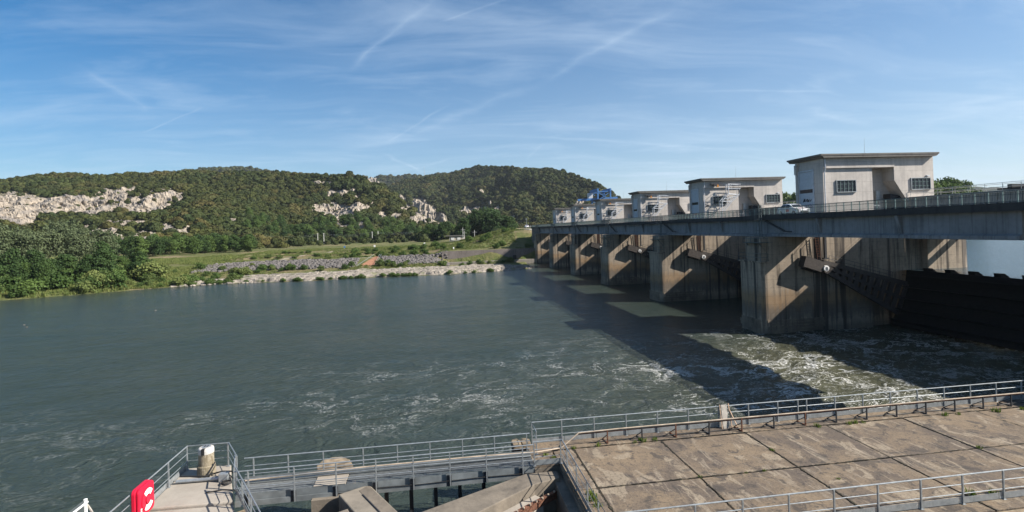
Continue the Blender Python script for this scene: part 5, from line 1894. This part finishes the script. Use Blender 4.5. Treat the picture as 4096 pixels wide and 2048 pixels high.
def struts():
    p = emp('mooring_pier', (-5.3, 26.5, 0), 'concrete pier under the catwalk with a rounded rust coloured cap', 'pier')
    ob('shaft', MB().prism([(-6.0, 25.0), (-4.5, 25.0), (-4.5, 27.9), (-4.9, 28.25), (-5.6, 28.3), (-6.0, 28.0)], -3, 2.35), M['oldconc'], p)
    ob('cap', MB().prism([(-6.1, 26.7), (-4.5, 26.7), (-4.45, 27.1), (-4.75, 27.9), (-5.2, 28.35), (-5.7, 28.4), (-6.15, 28.1), (-6.3, 27.5)], 2.35, 2.88), M['lichen'], p, bevel=.06)
    b1 = emp('concrete_strut', (-4.2, 25.2, 2), 'flat topped concrete strut with a groove running from the catwalk toward the viewer', 'strut', 'concrete struts below the catwalk')
    d = Vector((1.35, -2.48)).normalized()
    n = Vector((-d.y, d.x))
    a = Vector((-4.15, 25.16))
    e = a + d * 9
    poly = [a - n * .72, e - n * .72, e + n * .72, a + n * .72]
    ob('body', MB().prism([(v.x, v.y) for v in poly], .6, 2.62), M['strut'], b1, bevel=.05)
    ob('lichen_side', MB().prism([(v.x, v.y) for v in (a - n * -.12 + d * .3, e + n * .12, e + n * .68, a + n * .66 + d * .1)], 2.62, 2.632), M['oldconc'], b1)
    gr = [a + n * .08 + d * .8, e + n * .08, e + n * .13, a + n * .13 + d * .8]
    ob('groove_rail', MB().prism([(v.x, v.y) for v in gr], 2.632, 2.655), M['dark'], b1)
    b2 = emp('concrete_strut', (1, 23, 2), 'long lichen covered concrete strut with a rusty perforated rail on its side', 'strut', 'concrete struts below the catwalk')
    A = [(3.72, 25.0), (5.25, 25.02), (5.25, 24.3), (3.98, 23.9), (-6.0, 16.9), (-6.9, 18.9), (-1.12, 22.5)]
    ob('body', MB().prism(A[::-1], 1.1, 2.62), M['oldconc'], b2, bevel=.04)
    s0, s1 = Vector((4.02, 23.80, 2.0)), Vector((-6.0, 16.78, 2.0))
    dd = (s1 - s0).normalized()
    nn = Vector((-dd.y, dd.x, 0))
    if nn.y > 0:
        nn = -nn
    ob('lower_face', MB().beam(s0 + nn * .18 + Vector((0, 0, -.35)), s1 + nn * .18 + Vector((0, 0, -.35)), .5, 1.0), M['plat'], b2)
    rb = MB().beam(s0 + nn * .42 + Vector((.7, .49, .18)), s1 + nn * .42 + Vector((0, 0, .18)), .16, .05).beam(s0 + nn * .45 + Vector((.7, .49, .02)), s1 + nn * .45 + Vector((0, 0, .02)), .03, .30)
    ob('rusty_rail', rb, M['rust'], b2)
    bl = MB()
    for k in range(34):
        p_ = (s0 + nn * .5 + Vector((.7, .49, .22))).lerp(s1 + nn * .5 + Vector((0, 0, .22)), (k + .5) / 34)
        bl.tube([p_, p_ + Vector((0, 0, .07))], .05, 6)
    ob('bolt_heads', bl, M['rustpipe'], b2, kind='stuff')
    b3 = emp('concrete_strut', (-5, 22.5, 2), 'short narrow concrete strut meeting the grooved strut at the picture edge', 'strut', 'concrete struts below the catwalk')
    ob('body', MB().prism([(-3.95, 22.95), (-4.15, 23.45), (-9.5, 20.6), (-9.1, 20.0)], 1.4, 2.62), M['oldconc'], b3, bevel=.04)
    for k in range(7):
        x = -2.8 + 1.155 * k
        o = tag(ob('steel_pile', MB().box(x - .085, x + .085, 25.85, 26.1, -3, 2.35), M['dark']), 'dark square pile standing in the water under the catwalk', 'pile', 'piles under the catwalk')
    sh_ = emp('shaft_wall', (5, 22, 0), 'concrete wall of the shaft with a near-black shadow block under the left quay edge', 'wall')
    mb = MB()
    n_ = 14
    for k in range(n_):
        a0, a1 = math.pi * .5 + math.pi * k / n_ * .9, math.pi * .5 + math.pi * (k + 1) / n_ * .9
        c_, rr = (4.9, 22.2), 2.6
        pass
    ob('wall_face', MB().box(5.0, 5.44, 10, 25.28, -3, 2.45), M['oldconc'], sh_)
    ob('shadow_block', MB().prism([(3.2, 24.0), (4.98, 24.0), (4.98, 19.2), (4.3, 20.2), (3.5, 21.4), (3.05, 22.6)], -3, 1.2), M['gate'], sh_)  # near-black block paints the strut's shadow inside the shaft
    for x, s in ((3.75, 'left'), (4.25, 'right')):
        o = emp('mooring_stub', (x, 27.9, 0), 'rusty topped mooring post at the quay end of the catwalk, %s one of two' % s, 'mooring post', 'mooring posts by the catwalk end')
        ob('shaft', MB().prism([(x - .2, 27.6), (x + .2, 27.6), (x + .22, 28.1), (x + .1, 28.3), (x - .15, 28.3), (x - .24, 28.05)], -3, 2.7), M['gate'], o)
        ob('cap', MB().prism([(x - .22, 27.58), (x + .22, 27.58), (x + .24, 28.1), (x + .1, 28.32), (x - .15, 28.32), (x - .26, 28.05)], 2.7, 3.0), M['lichen'], o, bevel=.03)


struts()


def platform():
    p = emp('mooring_platform', (-11, 25, 0), 'sunlit concrete platform at lower left carrying a bollard and railings')
    p['kind'] = 'structure'
    ob('deck', MB().prism([(-12.78, 24.85), (-9.15, 24.72), (-10.3, 27.6), (-10.72, 28.8), (-12.78, 28.8)], -3, Z), M['plat'], p, bevel=.06)
    ob('lower_deck', MB().prism([(-12.78, 14), (-4.6, 14), (-8.3, 22.6), (-9.15, 24.70), (-12.78, 24.83)], -3, Z - .12), M['plat'], p, bevel=.04)
    ob('side_ledge', MB().prism([(-9.12, 24.6), (-8.25, 22.6), (-4.55, 14), (-4.0, 14), (-7.85, 22.9), (-8.7, 24.9)], -3, Z - .45), M['lichen'], p)
    ob('edge_plate', MB().box(-12.80, -12.785, 14, 28.8, Z - .05, Z + .22), M['galv'], p)
    # bollard
    b = emp('bollard', (-11.5, 27.7, Z), 'tall stained concrete bollard with white notched top on the platform corner', 'bollard')
    cx, cy = -11.5, 27.85
    ob('skirt', MB().lathe([(.41, Z - .02), (.41, Z + .46), (.38, Z + .5)], cx, cy, 26), M['bollard'], b)
    n = 28
    ob('column', MB().lathe([(.345, Z + .4), (.34, Z + 1.06)], cx, cy, n), M['bollard'], b)
    ob('white_cap', MB().lathe([(.352, Z + 1.04), (.352, Z + 1.22), (.335, Z + 1.29), (.29, Z + 1.33)], cx, cy, n), M['whitewash'], b, bevel=.02)
    ob('notch', MB().box(cx - .08, cx + .06, cy - .37, cy - .2, Z + 1.06, Z + 1.335), M['black'], b)  # black box paints the shade inside the notch, nothing is cut
    ob('emblem_plate', MB().lathe([(.20, Z + 1.33), (.20, Z + 1.345)], cx, cy + .05, 20), M['galv'], b)
    ob('emblem_mark', MB().box(cx - .10, cx + .10, cy + .03, cy + .07, Z + 1.346, Z + 1.355).box(cx - .09, cx - .05, cy - .05, cy + .15, Z + 1.346, Z + 1.355).box(cx + .05, cx + .09, cy - .05, cy + .15, Z + 1.346, Z + 1.355), M['dark'], b)
    ob('chafe_bar', MB().beam((cx + .15, cy - .58, Z), (cx + .46, cy - .16, Z + .62), .05, .05), M['dark'], b)
    # pipes lying across
    o = emp('pipe_bundle', (-11.3, 27, Z), 'grey pipes and black hose lying across the platform before the bollard', 'pipe')
    ob('pipe', MB().tube([(-12.5, 27.02, Z + .12), (-10.2, 26.95, Z + .12)], .085, 8), M['galv'], o)
    ob('hose', MB().tube([(-12.45, 27.25, Z + .25), (-11.3, 27.1, Z + .22), (-10.6, 27.3, Z + .3), (-10.1, 27.2, Z + .3), (-9.8, 26.8, Z + .2)], .035, 6), M['black'], o)
    ob('hose', MB().tube([(-12.3, 27.3, Z + .05), (-11, 27.2, Z + .06), (-10.3, 27.4, Z + .06), (-10.0, 27.0, Z + .05)], .03, 6), M['black'], o)
    ob('valve_box', MB().box(-10.55, -10.15, 26.75, 27.05, Z, Z + .38), M['galv'], o, bevel=.02)
    ob('hose_coil', MB().tube([(-10.1 + .22 * math.cos(a * .6), 26.5 + .2 * math.sin(a * .6), Z + .05 + a * .004) for a in range(22)], .028, 5), M['black'], o)
    ob('cable', MB().tube([(-10.7, 25.78, Z + .03), (-10.0, 25.9, Z + .04), (-9.5, 25.75, Z + .04), (-9.2, 25.6, Z + .03)], .025, 5), M['black'], o)
    railing('platform_railing', [(-12.7, 14), (-12.7, 28.65), (-10.75, 28.65), (-9.7, 26.75)], [(-12.7, y) for y in (17.2, 19.4, 22.0, 24.6, 26.75, 28.6)] + [(-10.78, 28.6), (-9.75, 26.85)],
            'steel railing round the left and river sides of the concrete platform')
    railing('platform_railing', [(-9.35, 25.55), (-6.97, 21.25), (-4.0, 15.9)], [(-9.3, 25.45), (-8.6, 24.2), (-7.75, 22.65), (-6.9, 21.1), (-5.9, 19.3)],
            'steel railing down the right side of the concrete platform', toe=[((-9.35, 25.55), (-5.9, 19.3))])
    railing('platform_railing', [(-9.95, 27.2), (-9.45, 25.7)], [(-9.93, 27.15), (-9.5, 25.8)], 'short steel gate railing where the catwalk meets the platform', hs=(1.05, .6))


def bollard_mat():
    m, t, b = new_mat('bollard_concrete')
    p = t.pos()
    n = t.noise(t.vm('MULTIPLY', p, (4, 4, 1.0)), 1.0, 5, .65)
    n2 = t.noise(p, 9, 4, .7)
    c = t.mix(t.ramp(n, .35, .65), (0.25, 0.215, 0.155), (0.13, 0.105, 0.065))
    c = t.mix(t.m('MULTIPLY', t.ramp(n2, .5, .68), .7), c, (0.36, 0.32, 0.26))
    t.set(b.inputs['Base Color'], c)
    b.inputs['Roughness'].default_value = .9
    bump(t, b, n2, .3, .03)
    return m


M['bollard'] = bollard_mat()
M['whitewash'] = plain('worn_white_paint', (0.42, 0.40, 0.375), .7, 0, .2, 8)
platform()


def lifebuoy():
    o = emp('lifebuoy_cabinet', (-12.45, 24.1, 3.4), 'red plastic lifebuoy cabinet with white curved marks on the platform railing', 'lifebuoy box')
    # shell in the YZ plane, thickness along x, face toward +x
    cy, cz, hw, hh, cr = 24.15, 3.52, .60, .62, .2
    pr = []
    for (sy, sz, a0) in ((1, 1, 0), (-1, 1, 90), (-1, -1, 180), (1, -1, 270)):
        for k in range(6):
            a = R(a0 + 90 * k / 5)
            pr.append((cy + sy * (hw - cr) + cr * math.cos(a), cz + sz * (hh - cr) + cr * math.sin(a)))

    def plate(x0, x1, poly):
        n = len(poly)
        mb = MB()
        mb.add([(x0, y, z) for y, z in poly] + [(x1, y, z) for y, z in poly], [tuple(range(n - 1, -1, -1)), tuple(range(n, 2 * n))] + [(k, (k + 1) % n, n + (k + 1) % n, n + k) for k in range(n)])
        return mb
    ob('back_shell', plate(-12.62, -12.46, pr), M['red'], o, bevel=.03)
    ob('front_cover', plate(-12.455, -12.31, [(cy + (y - cy) * .97, cz + (z - cz) * .97) for y, z in pr]), M['red'], o, bevel=.05)

    def ring(r0, r1, a0, a1, x0, x1, n=16):
        pl = [(cy + r0 * math.cos(R(a0 + (a1 - a0) * k / n)), cz + r0 * math.sin(R(a0 + (a1 - a0) * k / n))) for k in range(n + 1)]
        pl2 = [(cy + r1 * math.cos(R(a0 + (a1 - a0) * k / n)), cz + r1 * math.sin(R(a0 + (a1 - a0) * k / n))) for k in range(n + 1)]
        mb = MB()
        vs = [(x1, y, z) for y, z in pl] + [(x1, y, z) for y, z in pl2] + [(x0, y, z) for y, z in pl] + [(x0, y, z) for y, z in pl2]
        m_ = n + 1
        fs = []
        for k in range(n):
            fs += [(k, m_ + k, m_ + k + 1, k + 1), (k, k + 1, 2 * m_ + k + 1, 2 * m_ + k), (m_ + k, 3 * m_ + k, 3 * m_ + k + 1, m_ + k + 1)]
        return mb.add(vs, fs)
    ob('raised_ring', ring(.20, .44, 0, 360, -12.33, -12.275, 32), M['red'], o)
    ob('boss', MB().tube([(-12.33, cy, cz), (-12.25, cy, cz)], .17, 20), M['red'], o)
    ob('white_mark', ring(.21, .43, 35, 130, -12.28, -12.27), M['white'], o)
    ob('white_mark', ring(.21, .43, 230, 325, -12.28, -12.27), M['white'], o)
    ob('latch', MB().box(-12.33, -12.29, cy - .50, cy - .42, cz - .32, cz - .18), M['white'], o)
    ob('latch_slot', MB().box(-12.29, -12.285, cy - .48, cy - .44, cz - .30, cz - .20), M['dark'], o)


lifebuoy()


def corner_fence():
    o = emp('mesh_fence', (-12.9, 21, Z), 'white post and wire mesh fence at the bottom left corner of the picture', 'fence')
    x, y, zt = -12.85, 21.2, 5.0
    ob('post', MB().box(x - .035, x + .035, y - .035, y + .035, Z - .2, zt), M['white'], o)
    ob('post_cap', MB().box(x - .045, x + .045, y - .045, y + .045, zt, zt + .03), M['white'], o)
    ob('brace', MB().beam((x + .03, y + .05, zt - .2), (x + 1.1, y + .1, Z - .1), .045, .045), M['board'], o)
    ob('rail', MB().beam((x, y + .12, zt - .12), (x, y - 6, zt - .12), .05, .05), M['white'], o)
    ob('rail', MB().beam((x, y, zt - .62), (x, y - 6, zt - .62), .03, .03), M['white'], o)
    w = MB()
    for k in range(110):
        yy = y - .05 - k * .054
        w.box(x - .07, x - .063, yy - .004, yy + .004, Z, zt - .02)
    ob('wires', w, M['galv'], o, kind='stuff')


corner_fence()

# weeds in the joints
WEEDS = [tuft_mesh(600 + i, M['weed'], 30, .22, .16, .016) for i in range(4)]
spots = [(6.6, 26.9, .9), (7.9, 26.93, 1.1), (9.9, 26.92, .8), (10.3, 26.95, 1.3), (11.0, 26.95, 1.0), (20.3, 26.75, 1.3), (22.2, 26.72, 1.0), (22.6, 26.75, 1.2), (23.1, 26.72, .8), (28.2, 26.6, 1.3), (29.0, 26.6, .9), (31.4, 26.5, 1.4), (33.2, 26.5, 1.1), (11.3, 22.6, .7),
         (6.1, 22.1, 1.3), (6.05, 21.6, 1.6), (6.1, 21.1, 1.2), (5.2, 20.0, 2.2), (5.15, 19.6, 1.9), (21.1, 18.9, 1.5), (22.0, 18.75, 1.2), (17.0, 21.2, .6), (25.7, 22.6, .9), (5.0, 26.4, .9), (5.3, 26.0, .8), (13.5, 22.58, .5), (14.4, 22.6, .6), (16.1, 24.5, .8)]
for k, (x, y, s) in enumerate(spots):
    o = inst('weed', WEEDS[k % 4], (x, y, Z - (.45 if x < 5.25 and y < 21 else .04)), None, (0, 0, rnd.uniform(0, 6)), (s, s, s))
    tag(o, 'green weed tuft growing from the quay joints', 'weed', 'weeds in the quay joints')


# ------------------------------------------------------------------ air
def haze():
    m = bpy.data.materials.new('haze')
    m.use_nodes = True
    nt = m.node_tree
    nt.nodes.remove(nt.nodes['Principled BSDF'])
    v = nt.nodes.new('ShaderNodeVolumePrincipled')
    v.inputs['Color'].default_value = (0.78, 0.86, 0.95, 1)
    v.inputs['Density'].default_value = 0.00005
    v.inputs['Anisotropy'].default_value = 0.2
    nt.links.new(v.outputs[0], nt.nodes['Material Output'].inputs['Volume'])
    o = ob('haze', MB().box(-2150, 4250, -460, 4450, -6, 345), m, kind='stuff')
    o['label'] = 'thin blue summer haze over the valley'


haze()
